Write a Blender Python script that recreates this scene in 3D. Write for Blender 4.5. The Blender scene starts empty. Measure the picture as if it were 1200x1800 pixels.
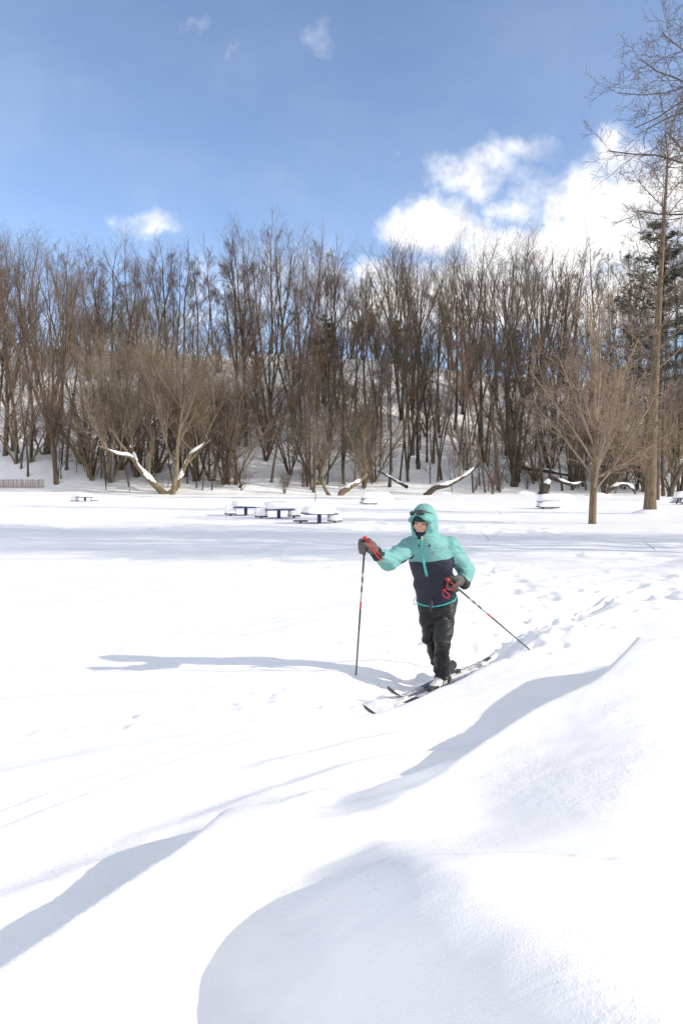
import bpy, math, random
import numpy as np
from mathutils import Vector, Matrix

# ------------------------------------------------------------------ camera
EYE = 1.9
FPX = 1400.0                                   # focal length in pixels of a 1200 x 1800 picture
PITCH = math.atan(50.0 / FPX)
scene = bpy.context.scene
COL = scene.collection
cam_d = bpy.data.cameras.new('camera')
cam = bpy.data.objects.new('camera', cam_d)
COL.objects.link(cam)
cam.location = (0, 0, EYE)
cam.rotation_euler = (math.pi / 2 - PITCH, 0, 0)
cam_d.sensor_fit = 'VERTICAL'
cam_d.sensor_height = 36.0
cam_d.sensor_width = 36.0
cam_d.lens = 28.0
cam_d.clip_start = 0.05
cam_d.clip_end = 20000
scene.camera = cam

# ------------------------------------------------------------------ sky and sun
SUN_EL = math.radians(25.6)
SUN_ROT = math.radians(105.0)                  # from +y towards +x
SUN_DIR = Vector((math.sin(SUN_ROT) * math.cos(SUN_EL), math.cos(SUN_ROT) * math.cos(SUN_EL), math.sin(SUN_EL)))
SUN_STRENGTH = 2.05
SKY_STRENGTH = 0.12
EXPOSURE = 1.06

world = bpy.data.worlds.new('World')
scene.world = world
world.use_nodes = True
world.cycles.sampling_method = 'MANUAL'
world.cycles.sample_map_resolution = 512
wt = world.node_tree
wt.nodes.clear()


class NX:
    """tiny expression helper for shader nodes"""
    def __init__(self, tree):
        self.t = tree

    def node(self, kind, **kw):
        n = self.t.nodes.new(kind)
        for k, v in kw.items():
            setattr(n, k, v)
        return n

    def put(self, sock, v):
        if isinstance(v, bpy.types.NodeSocket):
            self.t.links.new(v, sock)
        elif v is not None:
            if hasattr(sock.default_value, '__len__'):
                if len(sock.default_value) == 4 and len(v) == 3:
                    v = tuple(v) + (1.0,)
            sock.default_value = v

    def m(self, op, a, b=None, c=None, clamp=False):
        n = self.node('ShaderNodeMath', operation=op, use_clamp=clamp)
        self.put(n.inputs[0], a)
        self.put(n.inputs[1], b)
        if c is not None:
            self.put(n.inputs[2], c)
        return n.outputs[0]

    def vm(self, op, a, b=None, scale=None):
        n = self.node('ShaderNodeVectorMath', operation=op)
        self.put(n.inputs[0], a)
        if b is not None:
            self.put(n.inputs[1], b)
        if scale is not None:
            self.put(n.inputs['Scale'], scale)
        return n.outputs[0]

    def noise(self, vec, scale, detail=4, rough=0.55, dist=0.0):
        n = self.node('ShaderNodeTexNoise')
        self.put(n.inputs['Vector'], vec)
        n.inputs['Scale'].default_value = scale
        n.inputs['Detail'].default_value = detail
        n.inputs['Roughness'].default_value = rough
        n.inputs['Distortion'].default_value = dist
        return n

    def sstep(self, v, lo, hi, tmin=0.0, tmax=1.0):
        n = self.node('ShaderNodeMapRange', interpolation_type='SMOOTHSTEP')
        self.put(n.inputs[0], v)
        n.inputs[1].default_value = lo
        n.inputs[2].default_value = hi
        n.inputs[3].default_value = tmin
        n.inputs[4].default_value = tmax
        return n.outputs[0]

    def mix(self, fac, a, b):
        n = self.node('ShaderNodeMix', data_type='RGBA')
        self.put(n.inputs[0], fac)
        self.put(n.inputs[6], a)
        self.put(n.inputs[7], b)
        return n.outputs[2]


def build_sky():
    x = NX(wt)
    sky = x.node('ShaderNodeTexSky', sky_type='NISHITA', sun_disc=False)
    sky.sun_elevation = SUN_EL
    sky.sun_rotation = SUN_ROT
    sky.altitude = 150
    sky.air_density = 0.75
    sky.dust_density = 0.0
    sky.ozone_density = 3.0
    hs = x.node('ShaderNodeHueSaturation')
    hs.inputs['Saturation'].default_value = 0.90
    hs.inputs['Value'].default_value = 1.0
    wt.links.new(sky.outputs[0], hs.inputs['Color'])
    tc = x.node('ShaderNodeTexCoord')
    d = tc.outputs['Generated']
    sp = x.node('ShaderNodeSeparateXYZ')
    wt.links.new(d, sp.inputs[0])
    dx, dy, dz = sp.outputs
    front = x.sstep(dy, 0.05, 0.2)
    dys = x.m('MAXIMUM', dy, 0.05)
    u = x.m('DIVIDE', dx, dys)
    v = x.m('DIVIDE', dz, dys)
    warp = x.noise(d, 9.0, 4, 0.62)
    wv = x.vm('SUBTRACT', warp.outputs['Color'], (0.5, 0.5, 0.5))
    ws = x.node('ShaderNodeSeparateXYZ')
    wt.links.new(wv, ws.inputs[0])
    u2 = x.m('MULTIPLY_ADD', ws.outputs[0], 0.16, u)
    v2 = x.m('MULTIPLY_ADD', ws.outputs[1], 0.11, v)
    # cumulus heaped over the wood: centre (azimuth tangent, elevation tangent), half sizes, weight
    heaps = [(0.325, 0.345, 0.085, 0.050, 0.95), (0.345, 0.405, 0.040, 0.030, 0.62), (0.29, 0.29, 0.15, 0.032, 0.95),
             (0.135, 0.318, 0.055, 0.030, 0.95), (0.165, 0.385, 0.058, 0.033, 0.62), (0.225, 0.415, 0.045, 0.020, 0.5),
             (0.43, 0.34, 0.08, 0.06, 0.85), (0.045, 0.275, 0.04, 0.020, 0.6), (0.215, 0.345, 0.04, 0.02, 0.5),
             (-0.245, 0.318, 0.042, 0.016, 0.52), (0.26, 0.235, 0.34, 0.045, 0.9), (0.02, 0.21, 0.11, 0.028, 0.55),
             (-0.2, 0.2, 0.2, 0.02, 0.4),
             (-0.015, 0.545, 0.020, 0.030, 0.24), (-0.125, 0.53, 0.020, 0.012, 0.24), (-0.17, 0.56, 0.035, 0.010, 0.24),
             (0.065, 0.405, 0.012, 0.008, 0.16)]
    total = None
    for (cu, cv, ru, rv, wgt) in heaps:
        a = x.m('DIVIDE', x.m('SUBTRACT', u2, cu), ru)
        b = x.m('DIVIDE', x.m('SUBTRACT', v2, cv), rv)
        r2 = x.m('ADD', x.m('MULTIPLY', a, a), x.m('MULTIPLY', b, b))
        g = x.m('MULTIPLY', x.m('EXPONENT', x.m('MULTIPLY', r2, -0.7)), wgt)
        total = g if total is None else x.m('MAXIMUM', total, g)
    fine = x.noise(d, 26.0, 4, 0.6)
    den = x.m('MULTIPLY_ADD', x.m('SUBTRACT', fine.outputs[0], 0.5), 0.55, total)
    heap = x.m('MULTIPLY', x.m('MULTIPLY', x.sstep(den, 0.12, 0.86), 0.96), front)
    # unseen clouds outside the view, added with raised coverage for neutral fill light
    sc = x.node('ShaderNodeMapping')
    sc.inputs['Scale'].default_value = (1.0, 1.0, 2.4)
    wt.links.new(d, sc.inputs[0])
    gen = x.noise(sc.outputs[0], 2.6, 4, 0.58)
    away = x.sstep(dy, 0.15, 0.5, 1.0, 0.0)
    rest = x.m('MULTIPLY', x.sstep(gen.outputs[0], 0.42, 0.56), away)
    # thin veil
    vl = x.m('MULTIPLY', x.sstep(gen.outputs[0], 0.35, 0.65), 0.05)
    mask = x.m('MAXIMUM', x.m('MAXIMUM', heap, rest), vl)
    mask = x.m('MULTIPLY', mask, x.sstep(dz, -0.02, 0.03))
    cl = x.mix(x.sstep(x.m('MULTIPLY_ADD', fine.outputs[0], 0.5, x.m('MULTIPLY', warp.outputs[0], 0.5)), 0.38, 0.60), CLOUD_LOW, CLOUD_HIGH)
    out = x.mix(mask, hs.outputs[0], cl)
    bg = x.node('ShaderNodeBackground')
    bg.inputs['Strength'].default_value = SKY_STRENGTH
    wt.links.new(out, bg.inputs['Color'])
    wo = x.node('ShaderNodeOutputWorld')
    wt.links.new(bg.outputs[0], wo.inputs[0])


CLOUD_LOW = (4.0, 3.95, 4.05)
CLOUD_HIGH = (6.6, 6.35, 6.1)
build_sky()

sun_d = bpy.data.lights.new('sun', 'SUN')
sun_d.energy = SUN_STRENGTH
sun_d.angle = math.radians(0.53)
sun_d.color = (1.0, 0.92, 0.80)
sun = bpy.data.objects.new('sun', sun_d)
COL.objects.link(sun)
sun.rotation_euler = SUN_DIR.to_track_quat('Z', 'Y').to_euler()
sun.location = (20, -6, 30)

vs = scene.view_settings
vs.view_transform = 'Standard'
vs.look = 'None'
vs.gamma = 1.0
vs.use_curve_mapping = False
vs.exposure = EXPOSURE
scene.render.engine = 'CYCLES'
scene.cycles.max_bounces = 4
scene.cycles.diffuse_bounces = 3
scene.cycles.debug_use_spatial_splits = True
scene.cycles.glossy_bounces = 2
scene.cycles.transparent_max_bounces = 4
scene.cycles.use_denoising = True
try:
    scene.cycles.denoiser = 'OPENIMAGEDENOISE'
    scene.cycles.denoising_prefilter = 'ACCURATE'
except Exception:
    pass

# ------------------------------------------------------------------ helpers
CP, SP = math.cos(PITCH), math.sin(PITCH)


def ray(px, py):
    a, b = (px - 600.0) / FPX, (900.0 - py) / FPX
    return np.array([a, CP + b * SP, b * CP - SP])


def W(px, py, d):
    """the point seen at a place of the picture, d metres into the scene"""
    r = ray(px, py)
    return np.array([0, 0, EYE]) + r * (d / r[1])


def hash2(ix, iy, seed):
    h = (ix.astype(np.int64) * 374761393 + iy.astype(np.int64) * 668265263 + seed * 1442695041) & 0xFFFFFFFF
    h = ((h ^ (h >> 13)) * 1274126177) & 0xFFFFFFFF
    h = ((h ^ (h >> 16)) * 2246822519) & 0xFFFFFFFF
    return ((h ^ (h >> 15)) & 0xFFFFFF) / float(0xFFFFFF)


def vnoise(x, y, seed=0):
    ix, iy = np.floor(x), np.floor(y)
    fx, fy = x - ix, y - iy
    fx = fx * fx * fx * (fx * (fx * 6 - 15) + 10)
    fy = fy * fy * fy * (fy * (fy * 6 - 15) + 10)
    a, b = hash2(ix, iy, seed), hash2(ix + 1, iy, seed)
    c, d = hash2(ix, iy + 1, seed), hash2(ix + 1, iy + 1, seed)
    return (a + (b - a) * fx) * (1 - fy) + (c + (d - c) * fx) * fy - 0.5


def fbm(x, y, seed=0, octv=4, gain=0.5):
    s, amp = 0.0, 1.0
    for o in range(octv):
        s = s + amp * vnoise(x * 2 ** o + 17.3 * o, y * 2 ** o - 9.1 * o, seed + o)
        amp *= gain
    return s


def vnoise3(P, seed=0):
    i = np.floor(P)
    f = P - i
    f = f * f * (3 - 2 * f)
    ix, iy, iz = i[:, 0], i[:, 1], i[:, 2]

    def hh(a, b, c):
        return hash2(ix + a + 57 * (iz + c), iy + b + 131 * (iz + c), seed)
    x00 = hh(0, 0, 0) * (1 - f[:, 0]) + hh(1, 0, 0) * f[:, 0]
    x10 = hh(0, 1, 0) * (1 - f[:, 0]) + hh(1, 1, 0) * f[:, 0]
    x01 = hh(0, 0, 1) * (1 - f[:, 0]) + hh(1, 0, 1) * f[:, 0]
    x11 = hh(0, 1, 1) * (1 - f[:, 0]) + hh(1, 1, 1) * f[:, 0]
    y0 = x00 * (1 - f[:, 1]) + x10 * f[:, 1]
    y1 = x01 * (1 - f[:, 1]) + x11 * f[:, 1]
    return y0 * (1 - f[:, 2]) + y1 * f[:, 2] - 0.5


def sm(t):
    t = np.clip(t, 0, 1)
    return t * t * (3 - 2 * t)


def mesh_arrays(name, verts, quads=None, tris=None, smooth=True):
    me = bpy.data.meshes.new(name)
    verts = np.asarray(verts, dtype=np.float32)
    nq = 0 if quads is None else len(quads)
    nt = 0 if tris is None else len(tris)
    me.vertices.add(len(verts))
    me.vertices.foreach_set('co', verts.ravel())
    li = []
    if nq:
        li.append(np.asarray(quads, dtype=np.int32).ravel())
    if nt:
        li.append(np.asarray(tris, dtype=np.int32).ravel())
    li = np.concatenate(li)
    me.loops.add(len(li))
    me.loops.foreach_set('vertex_index', li)
    me.polygons.add(nq + nt)
    st = np.concatenate([np.arange(nq) * 4, nq * 4 + np.arange(nt) * 3]).astype(np.int32)
    me.polygons.foreach_set('loop_start', st)
    me.polygons.foreach_set('use_smooth', np.full(nq + nt, smooth))
    me.update(calc_edges=True)
    return me


def link(name, data, material=None, parent=None, loc=None):
    o = bpy.data.objects.new(name, data)
    COL.objects.link(o)
    if material is not None and data is not None:
        ms = material if isinstance(material, (list, tuple)) else [material]
        if len(data.materials) == 0:
            for mm in ms:
                data.materials.append(mm)
    if parent is not None:
        o.parent = parent
    if loc is not None:
        o.location = loc
    return o


def empty(name, loc):
    o = bpy.data.objects.new(name, None)
    o.empty_display_size = 0.2
    COL.objects.link(o)
    o.location = loc
    return o


def tag(o, label=None, cat=None, group=None, kind=None):
    if label:
        o['label'] = label
    if cat:
        o['category'] = cat
    if group:
        o['group'] = group
    if kind:
        o['kind'] = kind
    return o


def copy_thing(root, loc, rz=0.0, sc=(1, 1, 1)):
    r = root.copy()
    COL.objects.link(r)
    r.location = loc
    r.rotation_euler = (0, 0, rz)
    r.scale = sc
    for ch in root.children:
        c = ch.copy()
        COL.objects.link(c)
        c.parent = r
        for g in ch.children:
            d = g.copy()
            COL.objects.link(d)
            d.parent = c
    return r


def material(name, c1, c2=None, rough=0.7, scale=6.0, stretch=(1, 1, 1), bump=0.0, bscale=None, spec=0.3, lo=0.35, hi=0.65,
             detail=5, coat=0.0, c3=None, scale3=1.0):
    mt = bpy.data.materials.new(name)
    mt.use_nodes = True
    t = mt.node_tree
    x = NX(t)
    b = t.nodes['Principled BSDF']
    tc = x.node('ShaderNodeTexCoord')
    mp = x.node('ShaderNodeMapping')
    mp.inputs['Scale'].default_value = stretch
    t.links.new(tc.outputs['Object'], mp.inputs[0])
    n = x.noise(mp.outputs[0], scale, detail, 0.6)
    c2 = c2 or tuple(min(1, v * 1.25) for v in c1)
    colr = x.mix(x.sstep(n.outputs[0], lo, hi), c1, c2)
    if c3:
        n3 = x.noise(tc.outputs['Object'], scale3, 3, 0.5)
        colr = x.mix(x.sstep(n3.outputs[0], 0.48, 0.66), colr, c3)
    t.links.new(colr, b.inputs['Base Color'])
    b.inputs['Roughness'].default_value = rough
    b.inputs['Specular IOR Level'].default_value = spec
    b.inputs['Coat Weight'].default_value = coat
    if bump:
        nb = x.noise(mp.outputs[0], bscale or scale * 2, 6, 0.65)
        bp = x.node('ShaderNodeBump')
        bp.inputs['Strength'].default_value = bump
        bp.inputs['Distance'].default_value = 0.02
        t.links.new(nb.outputs[0], bp.inputs['Height'])
        t.links.new(bp.outputs[0], b.inputs['Normal'])
    return mt


def tubes(paths, sides=5):
    """paths: list of (points, radii); every path of the list becomes one tube. Returns verts, quads."""
    by_n = {}
    for p, r in paths:
        by_n.setdefault(len(p), []).append((p, r))
    V, Q, off = [], [], 0
    for n, items in by_n.items():
        P = np.array([i[0] for i in items], dtype=np.float64)
        R = np.array([i[1] for i in items], dtype=np.float64)
        B = len(items)
        T = np.empty_like(P)
        T[:, 1:-1] = P[:, 2:] - P[:, :-2]
        T[:, 0] = P[:, 1] - P[:, 0]
        T[:, -1] = P[:, -1] - P[:, -2]
        T /= np.linalg.norm(T, axis=2, keepdims=True) + 1e-9
        ref = np.where(np.abs(T[:, :1, 2:3]) < 0.9, np.array([[[0, 0, 1.0]]]), np.array([[[1.0, 0, 0]]]))
        U = np.cross(np.broadcast_to(ref, T.shape), T)
        U /= np.linalg.norm(U, axis=2, keepdims=True) + 1e-9
        N = np.cross(T, U)
        a = np.arange(sides) * 2 * math.pi / sides
        ring = (P[:, :, None, :] + R[:, :, None, None] * (np.cos(a)[None, None, :, None] * U[:, :, None, :] + np.sin(a)[None, None, :, None] * N[:, :, None, :]))
        V.append(ring.reshape(-1, 3))
        b = np.arange(B)[:, None, None] * n * sides
        i = np.arange(n - 1)[None, :, None] * sides
        j = np.arange(sides)[None, None, :]
        j2 = (j + 1) % sides
        q = np.stack([b + i + j, b + i + j2, b + i + sides + j2, b + i + sides + j], axis=-1).reshape(-1, 4) + off
        Q.append(q)
        off += B * n * sides
    return np.concatenate(V), np.concatenate(Q)


def tube_mesh(name, paths, sides=5, smooth=True):
    v, q = tubes(paths, sides)
    return mesh_arrays(name, v, q, smooth=smooth)


def catmull(pts, n):
    pts = np.array(pts, dtype=float)
    P = np.vstack([2 * pts[0] - pts[1], pts, 2 * pts[-1] - pts[-2]])
    out = []
    for i in range(1, len(P) - 2):
        for t in np.linspace(0, 1, n, endpoint=False):
            a, b, c, d = P[i - 1], P[i], P[i + 1], P[i + 2]
            out.append(0.5 * ((2 * b) + (c - a) * t + (2 * a - 5 * b + 4 * c - d) * t ** 2 + (3 * b - a - 3 * c + d) * t ** 3))
    out.append(P[-2])
    return np.array(out)


def rbox(sx, sy, sz, c=(0, 0, 0), bev=0.01):
    """bevelled box as (verts, faces-list) using corner cut in plan and top"""
    x, y, z = sx / 2, sy / 2, sz / 2
    b = min(bev, x * 0.45, y * 0.45, z * 0.45)
    lay = [(-z, b), (-z + b, 0), (z - b, 0), (z, b)]
    V = []
    for zz, ins in lay:
        X, Y = x - ins, y - ins
        k = b
        V += [(X - k, -Y, zz), (X, -Y + k, zz), (X, Y - k, zz), (X - k, Y, zz), (-X + k, Y, zz), (-X, Y - k, zz), (-X, -Y + k, zz), (-X + k, -Y, zz)]
    V = np.array(V) + np.array(c)
    F = []
    for l in range(3):
        for j in range(8):
            j2 = (j + 1) % 8
            F.append([l * 8 + j, l * 8 + j2, (l + 1) * 8 + j2, (l + 1) * 8 + j])
    T = []
    F += [[7, 6, 1, 0], [6, 5, 2, 1], [5, 4, 3, 2]]
    F += [[24, 25, 30, 31], [25, 26, 29, 30], [26, 27, 28, 29]]
    return V, np.array(F)


def join_parts(parts):
    V, Q, off = [], [], 0
    for v, q in parts:
        V.append(v)
        Q.append(np.asarray(q) + off)
        off += len(v)
    return np.concatenate(V), np.concatenate(Q)

# ------------------------------------------------------------------ snow ground
TRK_C = np.array([0.82, 7.33])                 # between the skis under the skier
TRK_D = np.array([0.573, 0.820])               # along the ski track, away from the camera
TRK_N = np.array([-0.820, 0.573])


def poly_field(x, y, pts, vals):
    """signed distance to a polyline (positive to the right when walking along it) and a value carried along it"""
    best = np.full(x.shape, 1e9)
    sgn = np.zeros(x.shape)
    val = np.zeros(x.shape)
    for i in range(len(pts) - 1):
        a, b = pts[i], pts[i + 1]
        d = b - a
        L2 = d @ d
        t = np.clip(((x - a[0]) * d[0] + (y - a[1]) * d[1]) / L2, 0, 1)
        ex, ey = x - a[0] - t * d[0], y - a[1] - t * d[1]
        q = ex * ex + ey * ey
        m = q < best
        best = np.where(m, q, best)
        sgn = np.where(m, np.sign((x - a[0]) * d[1] - (y - a[1]) * d[0]), sgn)
        val = np.where(m, vals[i] + t * (vals[i + 1] - vals[i]), val)
    return np.sqrt(best) * sgn, val


def crest(pts):
    """points (x, y, height) to a smooth polyline"""
    c = catmull(pts, 8)
    return c[:, :2], np.clip(c[:, 2], 0, None)


# every crest is walked away from the camera, so the sunny side (+x) is on the right
DRIFT_A = crest([(1.1, 0.9, .50), (0.62, 1.75, .52), (0.38, 2.2, .53), (0.22, 2.5, .52), (0.13, 2.78, .45), (0.16, 3.15, .33), (0.33, 3.7, .22),
                 (0.66, 4.25, .25), (1.22, 4.9, .34), (1.72, 5.35, .42), (2.15, 5.98, .46), (2.46, 6.6, .42), (2.62, 7.0, .22), (2.7, 7.4, .0)])
DRIFT_B = crest([(-1.75, 1.0, .22), (-1.35, 1.8, .27), (-1.0, 2.45, .30), (-0.82, 2.85, .31), (-0.58, 3.25, .29), (-0.50, 3.5, .26), (-0.45, 3.75, .13), (-0.43, 3.9, .0)])
SAST = [  # small wind-cut ridges running out of the big drift
    (crest([(-1.1, 3.75, .0), (-0.62, 4.1, .045), (-0.2, 4.45, .06), (0.2, 4.75, .07), (0.7, 5.0, .06), (1.15, 5.3, .0)]), 0.16, 0.40),
    (crest([(-0.45, 3.95, .0), (-0.1, 4.2, .05), (0.25, 4.42, .05), (0.55, 4.6, .0)]), 0.10, 0.22),
    (crest([(-0.05, 4.05, .0), (0.2, 4.15, .045), (0.5, 4.35, .05), (0.8, 4.65, .0)]), 0.10, 0.16),
    (crest([(-0.75, 4.6, .0), (-0.35, 4.85, .04), (0.1, 5.2, .05), (0.5, 5.5, .0)]), 0.12, 0.45),
    (crest([(-3.2, 4.0, .0), (-2.2, 4.5, .03), (-1.2, 5.1, .035), (-0.3, 5.8, .0)]), 0.25, 0.9),
    (crest([(-4.5, 5.6, .0), (-3.0, 6.0, .03), (-1.6, 6.3, .03), (-0.6, 6.6, .0)]), 0.3, 1.0),
    (crest([(1.9, 8.3, .0), (2.15, 8.7, .10), (2.5, 9.2, .11), (2.85, 9.6, .0)]), 0.30, 0.5),
    (crest([(2.3, 8.2, .0), (2.5, 8.6, .06), (2.7, 9.0, .0)]), 0.15, 0.4),
    (crest([(-2.6, 2.3, .0), (-1.9, 2.9, .03), (-1.2, 3.5, .04), (-0.8, 3.9, .0)]), 0.2, 0.6),
]
_r = random.Random(11)
PITS = []                                       # (x, y, radius, depth) kicked-up holes and lumps


def pit_zone(px0, px1, py0, py1, n, r0, r1, dep, lump=0.6):
    for _ in range(n):
        p = W(_r.uniform(px0, px1), _r.uniform(py0, py1), 1.0)
        k = (EYE - 0.22) / (EYE - p[2])
        x0, y0 = p[0] * k, k
        PITS.append((x0, y0, _r.uniform(r0, r1), _r.uniform(0.4, 1.0) * dep))
        for _ in range(2):
            PITS.append((x0 + _r.gauss(0, r1), y0 + _r.gauss(0, r1), _r.uniform(r0, r1) * 0.7, -_r.uniform(0.2, 1.0) * dep * lump))


pit_zone(885, 960, 998, 1050, 9, .10, .22, .10)
pit_zone(1100, 1200, 1008, 1056, 20, .10, .22, .09)
pit_zone(960, 1110, 1005, 1060, 6, .06, .15, .05)
pit_zone(780, 1010, 929, 947, 26, .22, .40, .10)
pit_zone(640, 720, 918, 936, 14, .25, .45, .08)
pit_zone(1010, 1200, 972, 990, 14, .18, .3, .07)
pit_zone(850, 890, 985, 1010, 6, .12, .22, .08)
pit_zone(920, 1000, 1070, 1145, 12, .06, .14, .07)
pit_zone(980, 1070, 1085, 1140, 5, .05, .09, .04)
pit_zone(850, 1200, 985, 1075, 40, .04, .10, .05)
pit_zone(400, 620, 940, 1010, 7, .15, .3, .05)
pit_zone(60, 330, 900, 985, 5, .15, .3, .05)
pit_zone(610, 660, 1060, 1140, 4, .03, .05, .03)
pit_zone(700, 740, 1110, 1150, 5, .03, .06, .03)
for _k in range(50):                           # broken crust in and along the ski track
    s_, n_ = _r.uniform(0.9, 4.6), _r.gauss(0, 0.26)
    p_ = TRK_C + TRK_D * s_ + TRK_N * n_
    PITS.append((p_[0], p_[1], _r.uniform(.035, .09), _r.choice([1, -1]) * _r.uniform(.015, .05)))
for _k in range(80):
    s_, n_ = _r.uniform(-1.6, 0.95), _r.choice([-1, 1]) * _r.uniform(0.02, 0.36)
    p_ = TRK_C + TRK_D * s_ + TRK_N * n_
    PITS.append((p_[0], p_[1], _r.uniform(.03, .07), _r.choice([1, -1]) * _r.uniform(.01, .03)))
for _k in range(60):
    s_ = _r.uniform(-6.5, -1.3)
    p_ = TRK_C + TRK_D * s_ * np.array([1.35, .75]) + TRK_N * _r.gauss(0.1, 0.10)
    PITS.append((p_[0], p_[1], _r.uniform(.03, .065), _r.choice([1, -1]) * _r.uniform(.010, .028)))


def ridge_h(x):
    return 25.0 - 0.062 * np.clip(x, -140, 140) + 3.0 * vnoise(x / 31.0, x * 0 + 3.3, 5)


def height(x, y, detail=True):
    x = np.asarray(x, dtype=float)
    y = np.asarray(y, dtype=float)
    shape = x.shape
    x, y = x.ravel(), y.ravel()
    z = 0.2 + 0.27 * np.clip((y - 10) / 90.0, 0, 1.2)
    # gentle swells
    z = z + 0.10 * fbm(x / 9.0, y / 14.0, 3, 3) * np.clip(y / 20.0, 0.15, 1)
    z = z + 0.05 * fbm(x / 2.2, y / 3.2, 9, 3) * np.clip((y - 2) / 6.0, 0.25, 1)
    # wooded hill beyond the field
    edge = 103.0 + 3.0 * vnoise(x / 18.0, x * 0 + 1.7, 2)
    t = np.clip((y - edge) / 50.0, 0, 1)
    z = z + ridge_h(x) * (t ** 1.35) * (1.0 - 0.12 * np.sin(math.pi * t))
    z = z + np.where(y > edge, 1.2 * fbm(x / 12.0, y / 9.0, 21, 4) * sm((y - edge) / 12.0) * sm((175 - y) / 20.0 + 0.4), 0)
    near = (y < 13) & (np.abs(x) < 9) & (y > -3)
    if near.any():
        xn, yn = x[near], y[near]
        zn = z[near]
        wx = xn + 0.05 * fbm(xn / 0.7, yn / 0.7, 31, 2)
        wy = yn + 0.05 * fbm(xn / 0.7, yn / 0.7, 41, 2)
        # the lower ground left of the drifts
        low = sm((6.0 - yn) / 3.0)
        zn = zn - 0.07 * low
        n, h = poly_field(wx, wy, *DRIFT_A)
        h = np.where(n > 0, h + (0.42 * sm((8.2 - yn) / 2.4) - h) * sm((n - 0.1) / 1.0), h)
        wl = 0.42 + 0.26 * sm((4.5 - yn) / 0.8)
        tl = np.clip(-n / wl, 0, 1)
        soft = sm((3.9 - yn) / 1.0)
        tw = np.clip((0.16 - n) / 0.82, 0, 1)
        sharp_p = np.where(n > 0, np.exp(-(n / 3.2) ** 2) + 0.10 * (n / 0.5) * np.exp(-(n / 0.6)), (1 - tl) ** 1.9 * (1 + 0.4 * tl))
        soft_p = np.where(n > 0.16, np.exp(-(n / 3.2) ** 2), 0) + np.where(n > 0.16, 0, (1 - sm(tw)) * math.exp(-(0.16 / 3.2) ** 2))
        prof = sharp_p * (1 - soft) + soft_p * soft
        zn = zn + h * prof
        n, h = poly_field(wx, wy, *DRIFT_B)
        tl = np.clip(-n / 0.40, 0, 1)
        prof = np.where(n > 0, np.exp(-(n / 0.42) ** 2), (1 - tl) ** 1.7 * (1 + 0.4 * tl))
        zn = zn + h * prof
        # scooped hollow between the two drifts, and its blunt back wall
        q = ((xn + 0.16) / 0.36) ** 2 + ((yn - 2.5) / 0.95) ** 2
        zn = zn - 0.05 * np.exp(-q * 1.1) + 0.07 * np.exp(-q * 0.9) * fbm(xn / 0.42, yn / 0.30, 47, 3)
        zn = zn + 0.13 * sm((yn - 3.18 - 0.25 * xn) / 0.24) * sm((4.5 - yn) / 0.9) * np.exp(-((xn + 0.02) / 0.5) ** 4)
        for (c, wl, wr) in SAST:
            n, h = poly_field(wx, wy, *c)
            tl = np.clip(-n / wl, 0, 1)
            zn = zn + h * np.where(n > 0, np.exp(-(n / wr) ** 2), (1 - tl) ** 1.6)
        # ski track
        s = (xn - TRK_C[0]) * TRK_D[0] + (yn - TRK_C[1]) * TRK_D[1]
        nn = (xn - TRK_C[0]) * TRK_N[0] + (yn - TRK_C[1]) * TRK_N[1] + 0.03 * fbm(s * 2, s * 0, 51, 2)
        along = sm((s + 1.75) / 0.7) * (1 - 0.55 * sm((s - 1.0) / 1.2)) * sm((6.0 - s) / 1.5)
        w_l = 0.26 + 0.26 * sm((nn + .05) / .1)
        trough = 1 - sm((np.abs(nn) - 0.15) / w_l)
        flat = sm(1 - (np.abs(nn) - 0.13) / 0.16)
        zn = zn - 0.185 * trough * along
        # level the bed the skis lie on
        bed = 0.017 + 0.055 * fbm(xn * 5, yn * 5, 61, 3) - 0.035 * np.exp(-((s + 0.02) / 0.25) ** 2)
        wgt = flat * sm((s + 1.45) / 0.3) * sm((1.35 - s) / 0.3)
        zn = zn * (1 - wgt) + bed * wgt
        # the two grooves pressed behind the skis
        back = sm((s - 0.95) / 0.2) * sm((7.0 - s) / 2.0)
        for off in (-0.076, 0.076):
            zn = zn - 0.085 * np.exp(-((nn - off) / 0.035) ** 4) * back * (0.85 + 0.4 * vnoise(s * 1.7, s * 0 + off, 15))
        # an older, half drifted-in track running on past the ski tips
        ahead = sm((-s - 1.15) / 0.3) * sm((s + 9.0) / 3.0)
        for off in (-0.08, 0.08):
            zn = zn - 0.045 * np.exp(-((nn - off + 0.10 * (s + 1.2)) / 0.04) ** 2) * ahead * np.clip(0.5 + 1.6 * vnoise(s * 1.1, s * 0 + off, 25), 0, 1.2)
        z[near] = zn
    if detail:
        srt = len(y) > 50000 and bool(np.all(y[1:] >= y[:-1]))
        for (a, b, r, dep) in PITS:
            if srt:
                i0, i1 = np.searchsorted(y, b - 3 * r), np.searchsorted(y, b + 3 * r)
                m = i0 + np.flatnonzero(np.abs(x[i0:i1] - a) < 3 * r)
            else:
                m = np.flatnonzero((np.abs(x - a) < 3 * r) & (np.abs(y - b) < 3 * r))
            if len(m):
                xa, ya = x[m] - a, y[m] - b
                rr = np.sqrt(xa * xa + ya * ya) / r
                rr = rr * (1 + 0.5 * vnoise(x[m] / r * 0.9, y[m] / r * 0.9, 71))
                z[m] -= dep * np.exp(-rr ** 3)
        z = z + 0.010 * fbm(x / 0.9, y / 0.35, 81, 3) * sm((y - 4) / 6) * sm((100 - y) / 30)
        # wind ripples laid along the drift direction
        al_, ac_ = x * 0.74 + y * 0.67, -x * 0.67 + y * 0.74
        amp = np.clip(0.35 + 1.3 * vnoise(x / 3.1, y / 4.3, 97), 0.05, 1.0) * sm((y - 1) / 2) * sm((60 - y) / 30)
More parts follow.
